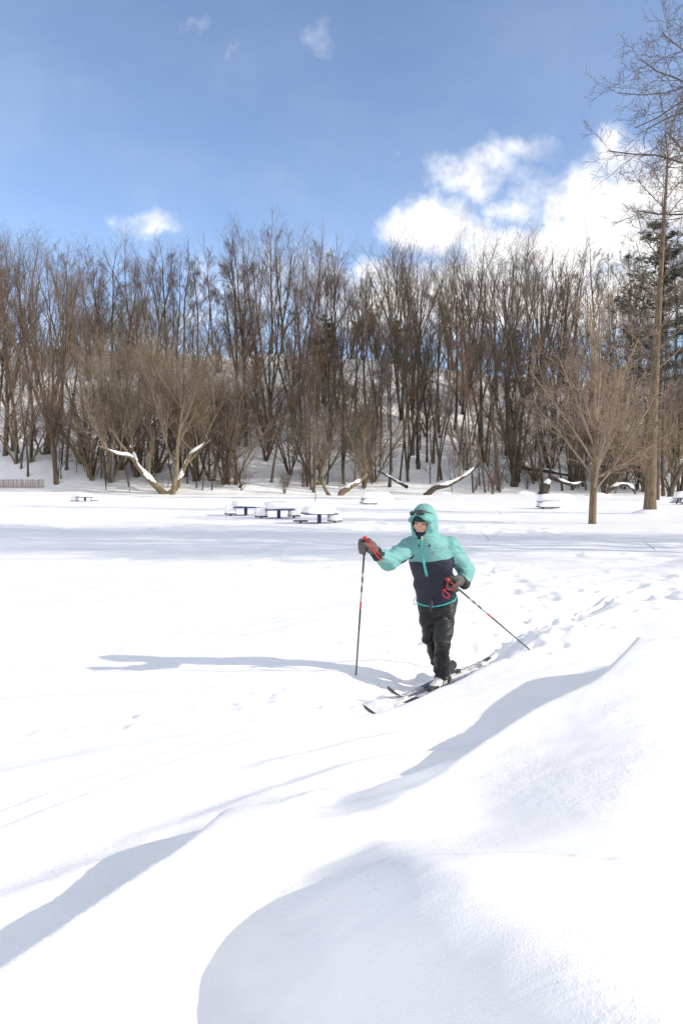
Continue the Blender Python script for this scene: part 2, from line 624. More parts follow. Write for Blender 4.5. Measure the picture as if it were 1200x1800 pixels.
        z = z + 0.040 * amp * fbm(al_ / 1.5, ac_ / 0.38, 95, 4) * (0.6 + 0.4 * sm((y - 5) / 6))
        z = z + 0.0055 * fbm(x * 7, y * 9, 91, 3)
    return z.reshape(shape)


def hz(x, y):
    return float(height(np.array([x]), np.array([y]))[0])


def ground_at(px, py):
    """where the line of sight through a place of the picture meets the snow"""
    r = ray(px, py)
    d = np.arange(20, 230, 0.1)
    k = d / r[1]
    hgt = height(r[0] * k, d, detail=False)
    zr = EYE + r[2] * k
    i = np.argmax(zr <= hgt)
    if zr[i] > hgt[i]:
        i = np.argmin(np.abs(d - 150))
    return np.array([r[0] * k[i], d[i], hgt[i]])


def axis(parts):
    out = []
    for (a, b, s0, s1) in parts:
        v = a
        while v < b:
            out.append(v)
            v += s0 + (s1 - s0) * (v - a) / (b - a)
    out.append(parts[-1][1])
    return np.array(out)


def build_ground():
    xp = axis([(0, 3.0, .028, .028), (3.0, 12, .03, .13), (12, 40, .13, .45), (40, 110, .45, 1.6), (110, 400, 3, 30), (400, 6000, 60, 900)])
    xs = np.concatenate([-xp[:0:-1], xp])
    ys = np.concatenate([np.array([-3000, -1200, -500, -200, -90, -40, -18, -8, -4, -2, -1]),
                         axis([(-0.5, 1.3, .12, .04), (1.3, 8.5, .028, .028), (8.5, 14, .03, .075), (14, 40, .08, .35), (40, 100, .36, 1.0), (100, 180, .9, 1.2),
                               (180, 500, 4, 40), (500, 9000, 80, 1200)])])
    X, Y = np.meshgrid(xs, ys)
    Z = height(X, Y)
    V = np.stack([X, Y, Z], axis=-1).reshape(-1, 3)
    nx, ny = len(xs), len(ys)
    i = np.arange(ny - 1)[:, None] * nx
    j = np.arange(nx - 1)[None, :]
    q = np.stack([i + j, i + j + 1, i + nx + j + 1, i + nx + j], axis=-1).reshape(-1, 4)
    me = mesh_arrays('snow_ground', V, q)
    mt = bpy.data.materials.new('snow')
    mt.use_nodes = True
    x = NX(mt.node_tree)
    b = mt.node_tree.nodes['Principled BSDF']
    tc = x.node('ShaderNodeTexCoord')
    o = tc.outputs['Object']
    big = x.noise(o, 1.3, 2, 0.6)
    base = x.mix(x.sstep(big.outputs[0], 0.3, 0.7), (0.865, 0.86, 0.85), (0.90, 0.895, 0.885))
    # leaf litter and twigs lying on the snow under the wood
    sp = x.node('ShaderNodeSeparateXYZ')
    mt.node_tree.links.new(o, sp.inputs[0])
    litter = x.noise(o, 2.2, 4, 0.75)
    lm = x.m('MULTIPLY', x.sstep(litter.outputs[0], 0.66, 0.78), x.sstep(sp.outputs[1], 102, 112))
    base = x.mix(x.m('MULTIPLY', lm, 0.75), base, (0.20, 0.15, 0.115))
    mt.node_tree.links.new(base, b.inputs['Base Color'])
    b.inputs['Roughness'].default_value = 0.62
    b.inputs['Specular IOR Level'].default_value = 0.25
    grain = x.noise(o, 130, 2, 0.7)
    crust = x.noise(o, 16, 3, 0.65)
    patch = x.sstep(x.noise(o, 0.9, 1, 0.5).outputs[0], 0.42, 0.62, 0.15, 1.0)
    wmap = x.node('ShaderNodeMapping')
    wmap.inputs['Rotation'].default_value = (0, 0, -0.74)
    wmap.inputs['Scale'].default_value = (1.6, 8.0, 3.0)
    mt.node_tree.links.new(o, wmap.inputs[0])
    streak = x.noise(wmap.outputs[0], 1.6, 3, 0.6, 0.6)
    szone = x.sstep(x.noise(o, 0.55, 2, 0.5).outputs[0], 0.40, 0.62)
    wind = x.m('MULTIPLY', x.m('MULTIPLY', streak.outputs[0], szone), 0.013)
    mid = x.noise(o, 48, 3, 0.7)
    rough_zone = x.sstep(x.noise(o, 1.7, 2, 0.5).outputs[0], 0.46, 0.60)
    crumb = x.m('MULTIPLY', x.m('MULTIPLY', mid.outputs[0], rough_zone), 0.010)
    hsum = x.m('ADD', x.m('ADD', x.m('ADD', crumb, wind), x.m('MULTIPLY', grain.outputs[0], 0.005)), x.m('MULTIPLY', x.m('MULTIPLY', crust.outputs[0], patch), 0.016))
    bp = x.node('ShaderNodeBump')
    bp.inputs['Strength'].default_value = 0.42
    bp.inputs['Distance'].default_value = 1.0
    mt.node_tree.links.new(hsum, bp.inputs['Height'])
    mt.node_tree.links.new(bp.outputs[0], b.inputs['Normal'])
    g = link('snow_ground', me, mt)
    tag(g, 'white snow covering the open field, the wind drifts and the wooded hill', 'snow', kind='structure')
    return mt


SNOW = build_ground()
# ------------------------------------------------------------------ bark, needles
BARK_DARK = material('bark_dark', (0.042, 0.032, 0.025), (0.105, 0.080, 0.061), 0.9, 5, (1, 1, 0.16), 0.6, 9)
BARK_WARM = material('bark_warm', (0.072, 0.048, 0.034), (0.165, 0.118, 0.083), 0.9, 5, (1, 1, 0.16), 0.6, 9)
BARK_OLIVE = material('bark_olive', (0.12, 0.092, 0.058), (0.24, 0.185, 0.115), 0.9, 6, (1, 1, 0.25), 0.5, 12)
BARK_PARK = material('bark_park', (0.115, 0.082, 0.052), (0.235, 0.175, 0.112), 0.9, 14, (1, 1, 0.18), 0.9, 22)
TWIG_DARK = material('twig_dark', (0.085, 0.064, 0.050), (0.145, 0.110, 0.085), 0.85, 2)
TWIG_WARM = material('twig_warm', (0.125, 0.094, 0.071), (0.19, 0.146, 0.112), 0.85, 2)
TWIG_OLIVE = material('twig_olive', (0.185, 0.142, 0.098), (0.27, 0.212, 0.15), 0.85, 2)
TWIG_TAN = material('twig_tan', (0.24, 0.175, 0.12), (0.34, 0.255, 0.18), 0.85, 2)
TWIG_RED = material('twig_red', (0.125, 0.075, 0.052), (0.19, 0.12, 0.082), 0.85, 2)
NEEDLES = material('pine_needles', (0.016, 0.022, 0.013), (0.045, 0.050, 0.026), 0.7, 1.5)
CAP_SNOW = material('settled_snow', (0.865, 0.86, 0.85), (0.90, 0.895, 0.885), 0.62, 3, (1, 1, 1), 0.25, 12, spec=0.25)


def nrm(v):
    l = math.sqrt(v[0] * v[0] + v[1] * v[1] + v[2] * v[2]) + 1e-9
    return (v[0] / l, v[1] / l, v[2] / l)


def tilt(d, ang, az):
    """turn direction d away by ang, at azimuth az about it"""
    r = (0, 0, 1) if abs(d[2]) < 0.95 else (1, 0, 0)
    u = nrm((d[1] * r[2] - d[2] * r[1], d[2] * r[0] - d[0] * r[2], d[0] * r[1] - d[1] * r[0]))
    w = (d[1] * u[2] - d[2] * u[1], d[2] * u[0] - d[0] * u[2], d[0] * u[1] - d[1] * u[0])
    ca, sa, cz, sz = math.cos(ang), math.sin(ang), math.cos(az), math.sin(az)
    return (d[0] * ca + sa * (cz * u[0] + sz * w[0]), d[1] * ca + sa * (cz * u[1] + sz * w[1]), d[2] * ca + sa * (cz * u[2] + sz * w[2]))


class Grower:
    """spec per level: n points, child count, child angle (lo, hi), child length ratio (lo, hi), start of children along the branch, lift, wander, radius ratio"""
    def __init__(self, rng, spec, rmin=0.008):
        self.g, self.spec, self.rmin, self.out = rng, spec, rmin, {}

    def path(self, p, d, L, r0, r1, n, lift, wander):
        g = self.g
        pts, rad = [p], [r0]
        st = L / (n - 1)
        for i in range(1, n):
            d = nrm((d[0] + g.gauss(0, wander), d[1] + g.gauss(0, wander), d[2] + g.gauss(0, wander) + lift))
            p = (p[0] + d[0] * st, p[1] + d[1] * st, p[2] + d[2] * st)
            pts.append(p)
            rad.append(r0 + (r1 - r0) * i / (n - 1))
        return pts, rad

    def grow(self, p, d, L, r, lev):
        s = self.spec[lev]
        last = lev + 1 >= len(self.spec)
        r = max(r, self.rmin)
        pts, rad = self.path(p, d, L, r, max(self.rmin * (0.6 if last else 0.8), r * (0.35 if lev else 0.3)), s['n'], s['lift'], s['wander'])
        self.out.setdefault(lev, []).append((pts, rad))
        if not last:
            self.kids(pts, rad, L, lev)
        return pts, rad

    def kids(self, pts, rad, L, lev, start=None, count=None):
        g, s = self.g, self.spec[lev]
        n = len(pts)
        c = count if count is not None else max(1, int(round(s['kids'] * g.uniform(0.8, 1.2))))
        az = g.uniform(0, 6.28)
        st = s['start'] if start is None else start
        for k in range(c):
            t = st + (1 - st) * (k + g.uniform(0.1, 0.95)) / c
            f = t * (n - 1)
            i = min(int(f), n - 2)
            f -= i
            a, b = pts[i], pts[i + 1]
            q = (a[0] + (b[0] - a[0]) * f, a[1] + (b[1] - a[1]) * f, a[2] + (b[2] - a[2]) * f)
            d = nrm((b[0] - a[0], b[1] - a[1], b[2] - a[2]))
            az += 2.4 + g.uniform(-0.7, 0.7)
            cd = tilt(d, g.uniform(*s['ang']), az)
            rr = (rad[i] + (rad[i + 1] - rad[i]) * f) * g.uniform(*s['rr'])
            self.grow(q, cd, L * g.uniform(*s['len']) * (1.0 - s.get('taper', 0.45) * (t - st) / (1 - st + 1e-6)), rr, lev + 1)


def spec(n, kids, ang, ln, start, lift, wander, rr=(0.4, 0.6), taper=0.45):
    return dict(n=n, kids=kids, ang=ang, len=ln, start=start, lift=lift, wander=wander, rr=rr, taper=taper)


SIDES = {0: 8, 1: 5, 2: 4, 3: 3, 4: 3}


def crown_mesh(name, gr, levels, limbs=()):
    parts = []
    for l in levels:
        if gr.out.get(l):
            parts.append(tubes(gr.out[l], SIDES.get(l, 3)))
    me = mesh_arrays(name, *join_parts(parts))
    if limbs:
        n0 = sum(len(p[1]) for l, p in zip([q for q in levels if gr.out.get(q)], parts) if l in limbs)
        mi = np.ones(len(me.polygons), dtype=np.int32)
        mi[:n0] = 0
        me.polygons.foreach_set('material_index', mi)
    return me


def flare(rad, k=1.35):
    rad = list(rad)
    rad[0] *= k
    return rad


def forest_tree(seed, style, bark, twig):
    """a tall bare wood tree, 28 m high, as an Empty with trunk and crown"""
    g = random.Random(seed)
    lim = [spec(10, 0, (0.3, 0.6), (0.5, 0.7), 0.4, 0.03, 0.03),
           spec(8, 9, (0.28, 0.58), (0.26, 0.46), 0.34, 0.045, 0.05, (0.42, 0.58), 0.3),
           spec(5, 7, (0.32, 0.72), (0.38, 0.62), 0.15, 0.05, 0.075, (0.45, 0.62), 0.3),
           spec(4, 6, (0.35, 0.8), (0.45, 0.75), 0.12, 0.04, 0.10, (0.5, 0.7), 0.3),
           spec(3, 0, (0, 0), (0, 0), 0, 0.0, 0.15)]
    gr = Grower(g, lim, 0.0085)
    trunks = []
    if style == 'vase':
        lim[1] = spec(9, 5, (0.18, 0.45), (0.42, 0.62), 0.25, 0.018, 0.045, (0.5, 0.66), 0.25)
        lim[2] = spec(7, 7, (0.35, 0.75), (0.26, 0.46), 0.34, 0.02, 0.075, (0.40, 0.55), 0.25)
        lim[3] = spec(4, 6, (0.4, 0.9), (0.45, 0.75), 0.12, 0.02, 0.14, (0.5, 0.65), 0.3)
        fh = g.uniform(7.5, 12.0)
        pts, rad = gr.path((0, 0, -0.6), (g.gauss(0, .015), g.gauss(0, .015), 1), fh, 0.36, 0.28, 8, 0.0, 0.012)
        trunks.append((pts, flare(rad)))
        nl = g.choice([3, 4, 5])
        az = g.uniform(0, 6.28)
        dd = nrm(tuple(pts[-1][i] - pts[-2][i] for i in range(3)))
        for k in range(nl):
            cd = tilt(dd, g.uniform(0.08, 0.30), az + k * 6.28 / nl + g.gauss(0, .3))
            q = pts[-1 if k < 3 else -2]
            gr.grow(q, cd, (28.0 - fh) * g.uniform(0.9, 1.06), 0.28 * (0.72 if nl == 3 else 0.60), 1)
        gr.kids(pts, rad, 11, 0, 0.6, 2)
    elif style == 'leader':
        pts, rad = gr.path((0, 0, -0.6), (g.gauss(0, .03), g.gauss(0, .03), 1), 23, 0.27, 0.07, 14, 0.0, 0.028)
        trunks.append((pts, flare(rad)))
        lim[0]['ang'] = (0.45, 0.85)
        lim[0]['rr'] = (0.3, 0.5)
        gr.kids(pts, rad, 10, 0, 0.46, 12)
        gr.grow(pts[-1], nrm((g.gauss(0, .1), g.gauss(0, .1), 1)), 6, 0.07, 2)
    elif style == 'multi':
        ns = g.choice([2, 3, 3])
        az = g.uniform(0, 6.28)
        for k in range(ns):
            a = az + k * 6.28 / ns
            cd = tilt((0, 0, 1), g.uniform(0.05, 0.2), a)
            pts, rad = gr.path((0.25 * math.cos(a), 0.25 * math.sin(a), -0.6), cd, g.uniform(10, 15), 0.23, 0.15, 8, 0.015, 0.03)
            trunks.append((pts, flare(rad, 1.2)))
            dd = nrm(tuple(pts[-1][i] - pts[-2][i] for i in range(3)))
            for q in range(2):
                gr.grow(pts[-1], tilt(dd, g.uniform(0.1, 0.35), g.uniform(0, 6.28)), g.uniform(12, 15), 0.125, 1)
            gr.kids(pts, rad, 11, 0, 0.5, 3)
    elif style == 'pole':
        lim[1]['kids'] = 6
        pts, rad = gr.path((0, 0, -0.6), (g.gauss(0, .05), g.gauss(0, .05), 1), 24, 0.17, 0.05, 14, 0.0, 0.03)
        trunks.append((pts, flare(rad)))
        lim[0]['ang'] = (0.3, 0.6)
        lim[0]['rr'] = (0.3, 0.5)
        gr.kids(pts, rad, 8, 0, 0.5, 10)
        gr.grow(pts[-1], nrm((g.gauss(0, .1), g.gauss(0, .1), 1)), 5, 0.05, 2)
    r = empty('forest_tree', (0, 0, 0))
    for t in trunks:
        link('trunk', tube_mesh('trunk', [t], 7), bark, r)
    link('crown', crown_mesh('crown', gr, [1, 2, 3, 4], (1, 2)), [bark, twig], r)
    return r


def shrub(seed, stems, hgt, bark, twig, spread=0.45, dense=1.0, name='shrub'):
    g = random.Random(seed)
    dense = max(dense, .5)
    lim = [spec(7, int(8 * dense), (0.35, 0.8), (0.32, 0.55), 0.18, 0.02, 0.08, (0.4, 0.6), 0.3),
           spec(5, int(7 * dense), (0.35, 0.8), (0.4, 0.65), 0.12, 0.02, 0.12, (0.45, 0.65), 0.3),
           spec(4, 5, (0.4, 0.9), (0.4, 0.7), 0.12, 0.02, 0.14, (0.5, 0.7), 0.3),
           spec(3, 0, (0, 0), (0, 0), 0, 0.0, 0.15)]
    gr = Grower(g, lim, 0.0075)
    for k in range(stems):
        a = k * 2.4 + g.uniform(-.5, .5)
        cd = tilt((0, 0, 1), g.uniform(0.05, spread), a)
        gr.grow((0.12 * math.cos(a), 0.12 * math.sin(a), -0.3), cd, hgt * g.uniform(0.7, 1.0), 0.017 * hgt * g.uniform(.6, 1), 0)
    r = empty(name, (0, 0, 0))
    for t in gr.out[0]:
        link('stem', tube_mesh('stem', [t], 5), bark, r)
    link('twigs', crown_mesh('twigs', gr, [1, 2, 3]), twig, r)
    return r


def remove_thing(root):
    for ch in list(root.children):
        for g in list(ch.children):
            bpy.data.objects.remove(g)
        bpy.data.objects.remove(ch)
    bpy.data.objects.remove(root)


# ------------------------------------------------------------------ the wood
PROTO = {}
for i, (st, bk, tw) in enumerate([('vase', BARK_DARK, TWIG_DARK), ('vase', BARK_DARK, TWIG_WARM), ('vase', BARK_WARM, TWIG_WARM), ('leader', BARK_DARK, TWIG_DARK),
                                  ('leader', BARK_WARM, TWIG_WARM), ('multi', BARK_DARK, TWIG_DARK), ('multi', BARK_WARM, TWIG_WARM), ('pole', BARK_DARK, TWIG_DARK),
                                  ('pole', BARK_WARM, TWIG_RED)]):
    PROTO.setdefault(st, []).append((forest_tree(100 + i, st, bk, tw), bk is BARK_WARM))
TOPS = np.array([(-200, 400), (0, 388), (60, 395), (130, 412), (190, 392), (240, 402), (300, 398), (360, 396), (420, 384), (480, 368), (530, 385), (580, 405), (620, 440),
                 (650, 448), (690, 415), (740, 428), (800, 425), (880, 415), (960, 410), (1040, 400), (1120, 395), (1200, 390), (1400, 395)], dtype=float)
ZONES = [(-400, 90, 'behind the slat fence'), (90, 185, 'behind the small leftmost table'), (185, 330, 'behind the leaning snowy willow'),
         (330, 420, 'right beside the leaning willow'), (420, 520, 'beyond the blue picnic tables'), (520, 600, 'beyond the thin stake'),
         (600, 700, 'left of the skier'), (700, 780, 'straight behind the skier'), (780, 860, 'beyond the curved snowy log'),
         (860, 940, 'left of the broken stump'), (940, 1010, 'beyond the broken stump'), (1010, 1090, 'behind the young park tree'),
         (1090, 1600, 'behind the tall park tree')]
SHAPES = {'vase': 'tall fork-crowned bare tree', 'leader': 'straight-trunked bare tree', 'multi': 'several-stemmed bare tree', 'pole': 'slender pole-like bare tree'}
rt = random.Random(5)
used_proto = set()


def proj(p):
    r = np.array([p[0], p[1], p[2] - EYE])
    f = r[1] * CP - r[2] * SP
    u = r[1] * SP + r[2] * CP
    return 600 + FPX * r[0] / f, 900 - FPX * u / f


def zone(px):
    for a, b, t in ZONES:
        if a <= px < b:
            return t
    return ZONES[-1][2]


TREES = []
PLANTS = []


def plant(base, style, frac=1.0, warm=None, wide=1.0, row=None):
    lst = PROTO[style]
    if warm is None:
        px_, _ = proj(base)
        warm = rt.random() < (0.75 if px_ < 180 else 0.35)
    cand = [c for c in lst if c[1] == warm] or lst
    pr = rt.choice(cand)[0]
    px_, py_ = proj(base)
    ty = np.interp(px_, TOPS[:, 0], TOPS[:, 1])
    top = W(px_, ty, base[1])[2]
    H = max(9.0, min(34.0, (top - base[2]) * frac))
    s = H / (32.5 if style == 'vase' else 30.0)
    w = s ** 0.8 * wide * rt.uniform(0.88, 1.12)
    o = copy_thing(pr, (base[0], base[1], base[2] - 0.1), rt.uniform(0, 6.28), (w, w, s))
    o.rotation_euler = (rt.gauss(0, .02), rt.gauss(0, .02), o.rotation_euler[2])
    if row is None:
        row = 'at the slope foot' if base[1] < 113 else ('on the slope' if base[1] < 140 else 'on the ridge')
    lab = '%s %s, %s' % (SHAPES[style], row, zone(px_))
    tag(o, lab, 'tree', lab + ' trees')
    TREES.append(o)
    PLANTS.append((px_, o))
    return o


# trunks one can make out along the foot and on the slope: (px, py of the base, kind, share of the tree-line height)
SEEN = [(100, 851, 'vase', .9), (50, 838, 'pole', .72), (37, 825, 'pole', .7), (62, 765, 'leader', .95), (117, 826, 'leader', .85), (10, 800, 'vase', .95), (86, 770, 'multi', .98),
        (178, 841, 'pole', .45), (187, 843, 'leader', .55), (227, 856, 'pole', .4), (432, 785, 'leader', .97), (472, 795, 'vase', 1.0), (476, 848, 'pole', .8), (420, 745, 'leader', .95),
        (515, 750, 'multi', .95), (540, 855, 'leader', .62), (551, 866, 'pole', .85), (604, 851, 'leader', .8), (575, 851, 'pole', .6), (547, 861, 'pole', .7), (684, 856, 'leader', .75),
        (717, 846, 'pole', .95), (702, 845, 'pole', .75), (735, 824, 'leader', .95), (761, 814, 'leader', .9), (769, 846, 'pole', .9), (776, 844, 'pole', .85), (705, 737, 'multi', 1.0),
        (724, 737, 'vase', 1.0), (645, 735, 'leader', .9), (662, 735, 'pole', .95), (624, 736, 'leader', .92), (799, 755, 'leader', .95), (822, 700, 'vase', .95), (850, 812, 'multi', 1.0),
        (875, 862, 'leader', .92), (853, 866, 'pole', .8), (832, 866, 'pole', .7), (903, 855, 'multi', .98), (912, 847, 'pole', .95), (952, 861, 'leader', .75), (962, 853, 'pole', .85),
        (970, 803, 'vase', .98), (988, 863, 'pole', .7), (1000, 853, 'leader', .85), (1090, 833, 'vase', .9), (1165, 872, 'leader', .8), (1180, 868, 'pole', .7), (1194, 864, 'multi', .8),
        (1060, 850, 'leader', .85), (1120, 860, 'pole', .75), (1030, 862, 'pole', .65), (890, 800, 'leader', .95), (940, 790, 'pole', .97), (585, 790, 'pole', .9), (660, 842, 'pole', .6),
        (640, 858, 'pole', .5), (355, 862, 'pole', .4), (372, 862, 'pole', .45), (330, 850, 'pole', .5), (245, 812, 'leader', .7), (300, 800, 'vase', .85), (390, 800, 'pole', .8)]
for (px, py, st, fr) in SEEN:
    plant(ground_at(px, py), st, fr)
# crowds of trunks higher on the slope and along the ridge
for k in range(27):
    px = -40 + 1300 * (k + rt.uniform(0.1, .9)) / 27
    d = rt.uniform(118, 142)
    x = (px - 600) / FPX * d
    plant((x, d, hz(x, d)), rt.choice(['vase', 'leader', 'leader', 'pole', 'multi']), rt.uniform(.78, .97))
for k in range(44):
    px = -50 + 1320 * (k + rt.uniform(0.05, .95)) / 44
    d = rt.uniform(146, 172)
    x = (px - 600) / FPX * d
    plant((x, d, hz(x, d)), rt.choice(['vase', 'vase', 'leader', 'leader', 'pole', 'multi']), rt.uniform(.88, 1.03), wide=1.1)
# the wood goes on past the right edge and shades the slope in view
for k in range(34):
    d = rt.uniform(104, 165)
    px = rt.uniform(1270, 1850)
    x = (px - 600) / FPX * d
    plant((x, d, hz(x, d)), rt.choice(['vase', 'leader', 'multi']), rt.uniform(.85, 1.0), row='beyond the right edge')
for k in range(44):
    px = rt.choice([rt.uniform(430, 1180), rt.uniform(600, 1180)])
    d = rt.uniform(108, 140)
    x = (px - 600) / FPX * d
    plant((x, d, hz(x, d)), 'pole', rt.uniform(.35, .8))
for lst in PROTO.values():
    for (p, _) in lst:
        remove_thing(p)

# undergrowth along the edge of the wood
SHRUBS = {'brush': [shrub(300 + i, (7, 4, 3)[i], 4.0, (BARK_WARM, BARK_DARK, BARK_OLIVE)[i], (TWIG_WARM, TWIG_DARK, TWIG_OLIVE)[i], (.3, .5, .7)[i], (.8, .7, .6)[i]) for i in range(3)],
      'olive': [shrub(310 + i, 5, 9.0, (BARK_OLIVE, BARK_WARM, BARK_OLIVE)[i], (TWIG_OLIVE, TWIG_WARM, TWIG_TAN)[i], (.6, .5, .7)[i], (1.1, .95, .9)[i]) for i in range(3)],
      'sapling': [shrub(320 + i, 1, 6.0, BARK_DARK, TWIG_DARK, 0.1) for i in range(2)]}
SLAB = {'brush': 'low brown brush', 'olive': 'broad twiggy shrub', 'sapling': 'thin young sapling'}


def plant_shrub(px, py, kind, s, b=None):
    b = ground_at(px, py) if b is None else b
    s *= b[1] / 100.0 * (1.45 if kind == 'olive' else 1.15)
    o = copy_thing(rt.choice(SHRUBS[kind]), (b[0], b[1], b[2] - 0.05), rt.uniform(0, 6.28), (s * rt.uniform(.9, 1.15), s * rt.uniform(.9, 1.15), s))
    o.name = {'brush': 'brush_shrub', 'olive': 'thicket_shrub', 'sapling': 'sapling'}[kind]
    row = 'at the field edge' if py > 850 else ('on the slope' if b[1] < 122 else 'near the ridge')
    lab = '%s %s, %s' % (SLAB[kind], row, zone(px))
    tag(o, lab, 'sapling' if kind == 'sapling' else 'shrub', lab + ' plants')
    PLANTS.append((px, o))


for (px, py, s) in [(160, 838, 1.25), (195, 848, 1.15), (240, 838, 1.3), (275, 830, 1.3), (325, 838, 1.3), (372, 845, 1.2), (415, 852, 1.0), (212, 825, 1.2), (345, 845, 1.25), (395, 850, 1.1), (145, 815, 1.0), (30, 815, .9), (640, 858, 1.0), (655, 848, .85),
                    (560, 852, .8), (1010, 850, .9), (1075, 860, 1.0), (1130, 865, 1.1), (1180, 868, 1.0), (940, 845, .8), (510, 835, .8)]:
    plant_shrub(px, py, 'olive', s * rt.uniform(.9, 1.05))
for k in range(44):
    px = rt.choice([rt.uniform(380, 540), rt.uniform(0, 1200), rt.uniform(830, 1200), rt.uniform(980, 1200)])
    plant_shrub(px, rt.uniform(845, 869), 'brush', rt.choice([rt.uniform(.3, .7), rt.uniform(.5, 1.5)]))
for k in range(22):
    plant_shrub(rt.choice([rt.uniform(0, 560), rt.uniform(820, 1200), rt.uniform(560, 1200)]), rt.uniform(770, 850), 'olive', rt.uniform(.5, .95))
for k in range(80):                            # brush climbing the slope up to the ridge
    px = rt.uniform(-20, 1220)
    d = rt.uniform(122, 158)
    x = (px - 600) / FPX * d
    plant_shrub(px, 0, rt.choice(['olive', 'olive', 'brush']), rt.uniform(.35, .8), (x, d, hz(x, d)))
for k in range(52):                            # brush crowning the ridge
    px = (-20 + 620 * (k + rt.random()) / 34) if k < 34 else (600 + 600 * (k - 34 + rt.random()) / 18)
    d = rt.uniform(147, 158)
    x = (px - 600) / FPX * d
    plant_shrub(px, 0, rt.choice(['olive', 'olive', 'sapling', 'brush']), rt.uniform(.4, .75), (x, d, hz(x, d)))
for k in range(70):
    plant_shrub(rt.uniform(0, 1200), rt.uniform(740, 866), 'sapling', rt.uniform(.5, 1.2))
for lst in SHRUBS.values():
    for p in lst:
        remove_thing(p)

# tell look-alikes in one place apart by their order from the left
ORD = ['leftmost', 'second from left', 'third from left', 'fourth from left', 'fifth from left', 'sixth from left', 'seventh from left', 'eighth from left', 'ninth from left', 'tenth from left',
       'eleventh from left', 'twelfth from left', 'thirteenth from left', 'fourteenth from left']
by_label = {}
for px_, o in PLANTS:
    by_label.setdefault(o['label'], []).append((px_, o))
for lab, lst in by_label.items():
    lst.sort(key=lambda q: q[0])
    if 1 < len(lst) <= 14 and 'right edge' not in lab:
        for k, (_, o) in enumerate(lst):
            o['label'] = lab + ', ' + (ORD[k] if k < len(lst) - 1 or len(lst) > 4 and k < 1 else 'rightmost')
# ------------------------------------------------------------------ park trees
def young_tree():
    b = ground_at(1040, 921)
    g = random.Random(42)
    lim = [spec(9, 9, (0.45, 0.75), (0.8, 1.0), 0.30, 0.0, 0.03, (0.38, 0.55), 0.35),
           spec(8, 8, (0.45, 0.9), (0.30, 0.5), 0.15, 0.05, 0.07, (0.38, 0.55), 0.4),
           spec(6, 6, (0.5, 0.95), (0.4, 0.65), 0.12, 0.03, 0.10, (0.45, 0.6), 0.35),
           spec(4, 5, (0.5, 1.0), (0.45, 0.75), 0.12, 0.02, 0.13, (0.5, 0.7), 0.3),
           spec(3, 0, (0, 0), (0, 0), 0, 0.0, 0.14)]
    gr = Grower(g, lim, 0.0075)
    pts, rad = gr.path((0, 0, -0.4), (0.01, 0, 1), 4.6, 0.165, 0.105, 9, 0.0, 0.018)
    rad = flare(rad, 1.15)
    trunk = (pts, rad)
    az = 0.4
    for k in range(11):                                      # limbs leaving the trunk at and above the fork
        t = 0.42 + 0.56 * k / 11
        i = int(t * 8)
        p = pts[i]
        az += 2.2 + g.uniform(-.4, .4)
        gr.grow(p, tilt((0, 0, 1), g.uniform(0.48, 0.80) * (1.2 - 0.45 * t), az), g.uniform(4.4, 5.6) * (1.05 - 0.3 * t), 0.064 - 0.02 * t, 1)
    for k in range(3):
        gr.grow(pts[-1], tilt((0, 0, 1), g.uniform(.05, .3), k * 2.1), g.uniform(3.9, 4.9), 0.07, 1)
    # the long low limb reaching right
    gr.grow(pts[4], nrm((0.93, -.15, 0.30)), 3.6, 0.055, 1)
    gr.grow(pts[4], nrm((0.95, .25, 0.08)), 2.8, 0.04, 1)
    r = empty('young_park_tree', b)
    link('trunk', tube_mesh('trunk', [trunk], 12), BARK_PARK, r)
    link('crown', crown_mesh('crown', gr, [1, 2, 3, 4]), TWIG_TAN, r)
    tag(r, 'young bare park tree with forked tan trunk standing in the snow field', 'tree')


def tall_tree():
    b = ground_at(1141, 902)
    g = random.Random(77)
    lim = [spec(14, 0, (0, 0), (0, 0), 0, 0, 0),
           spec(8, 9, (0.5, 1.0), (0.3, 0.5), 0.15, 0.035, 0.10, (0.38, 0.55), 0.4),
           spec(5, 7, (0.5, 1.0), (0.4, 0.65), 0.12, 0.02, 0.14, (0.45, 0.6), 0.35),
           spec(4, 5, (0.5, 1.0), (0.4, 0.7), 0.12, 0.02, 0.16, (0.5, 0.7), 0.3),
           spec(3, 0, (0, 0), (0, 0), 0, 0.0, 0.16)]
    gr = Grower(g, lim, 0.006)
    pts, rad = gr.path((0, 0, -0.4), (0.012, 0, 1), 19.5, 0.33, 0.05, 18, 0.0, 0.003)
    rad = flare(rad, 1.25)
    az = 0.0
    for k in range(30):
        t = 0.17 + 0.82 * k / 30
        f = t * 17
        i = min(16, int(f))
        p = tuple(pts[i][q] + (pts[i + 1][q] - pts[i][q]) * (f - i) for q in range(3))
        az += 2.4 + g.uniform(-.4, .4)
        L = (5.6 - 3.4 * t) * g.uniform(.8, 1.15)
        ang = 1.35 - 0.75 * t
        gr.grow(p, tilt((0, 0, 1), ang * g.uniform(.85, 1.1), az), L, 0.065 * (1.15 - 0.75 * t), 1)
    gr.grow(pts[-1], (0, 0, 1), 2.5, 0.045, 2)
    r = empty('tall_park_tree', b)
    link('trunk', tube_mesh('trunk', [(pts, rad)], 14), BARK_PARK, r)
    link('crown', crown_mesh('crown', gr, [1, 2, 3, 4]), TWIG_WARM, r)
    link('snow_collar', loft_mesh('snow_collar', [(1.05, -.1), (.85, .05), (.6, .14), (.42, .2), (.34, .2)], 0.05, 14, 3), CAP_SNOW, r)
    tag(r, 'tall bare park tree with thick straight trunk near the right edge', 'tree')


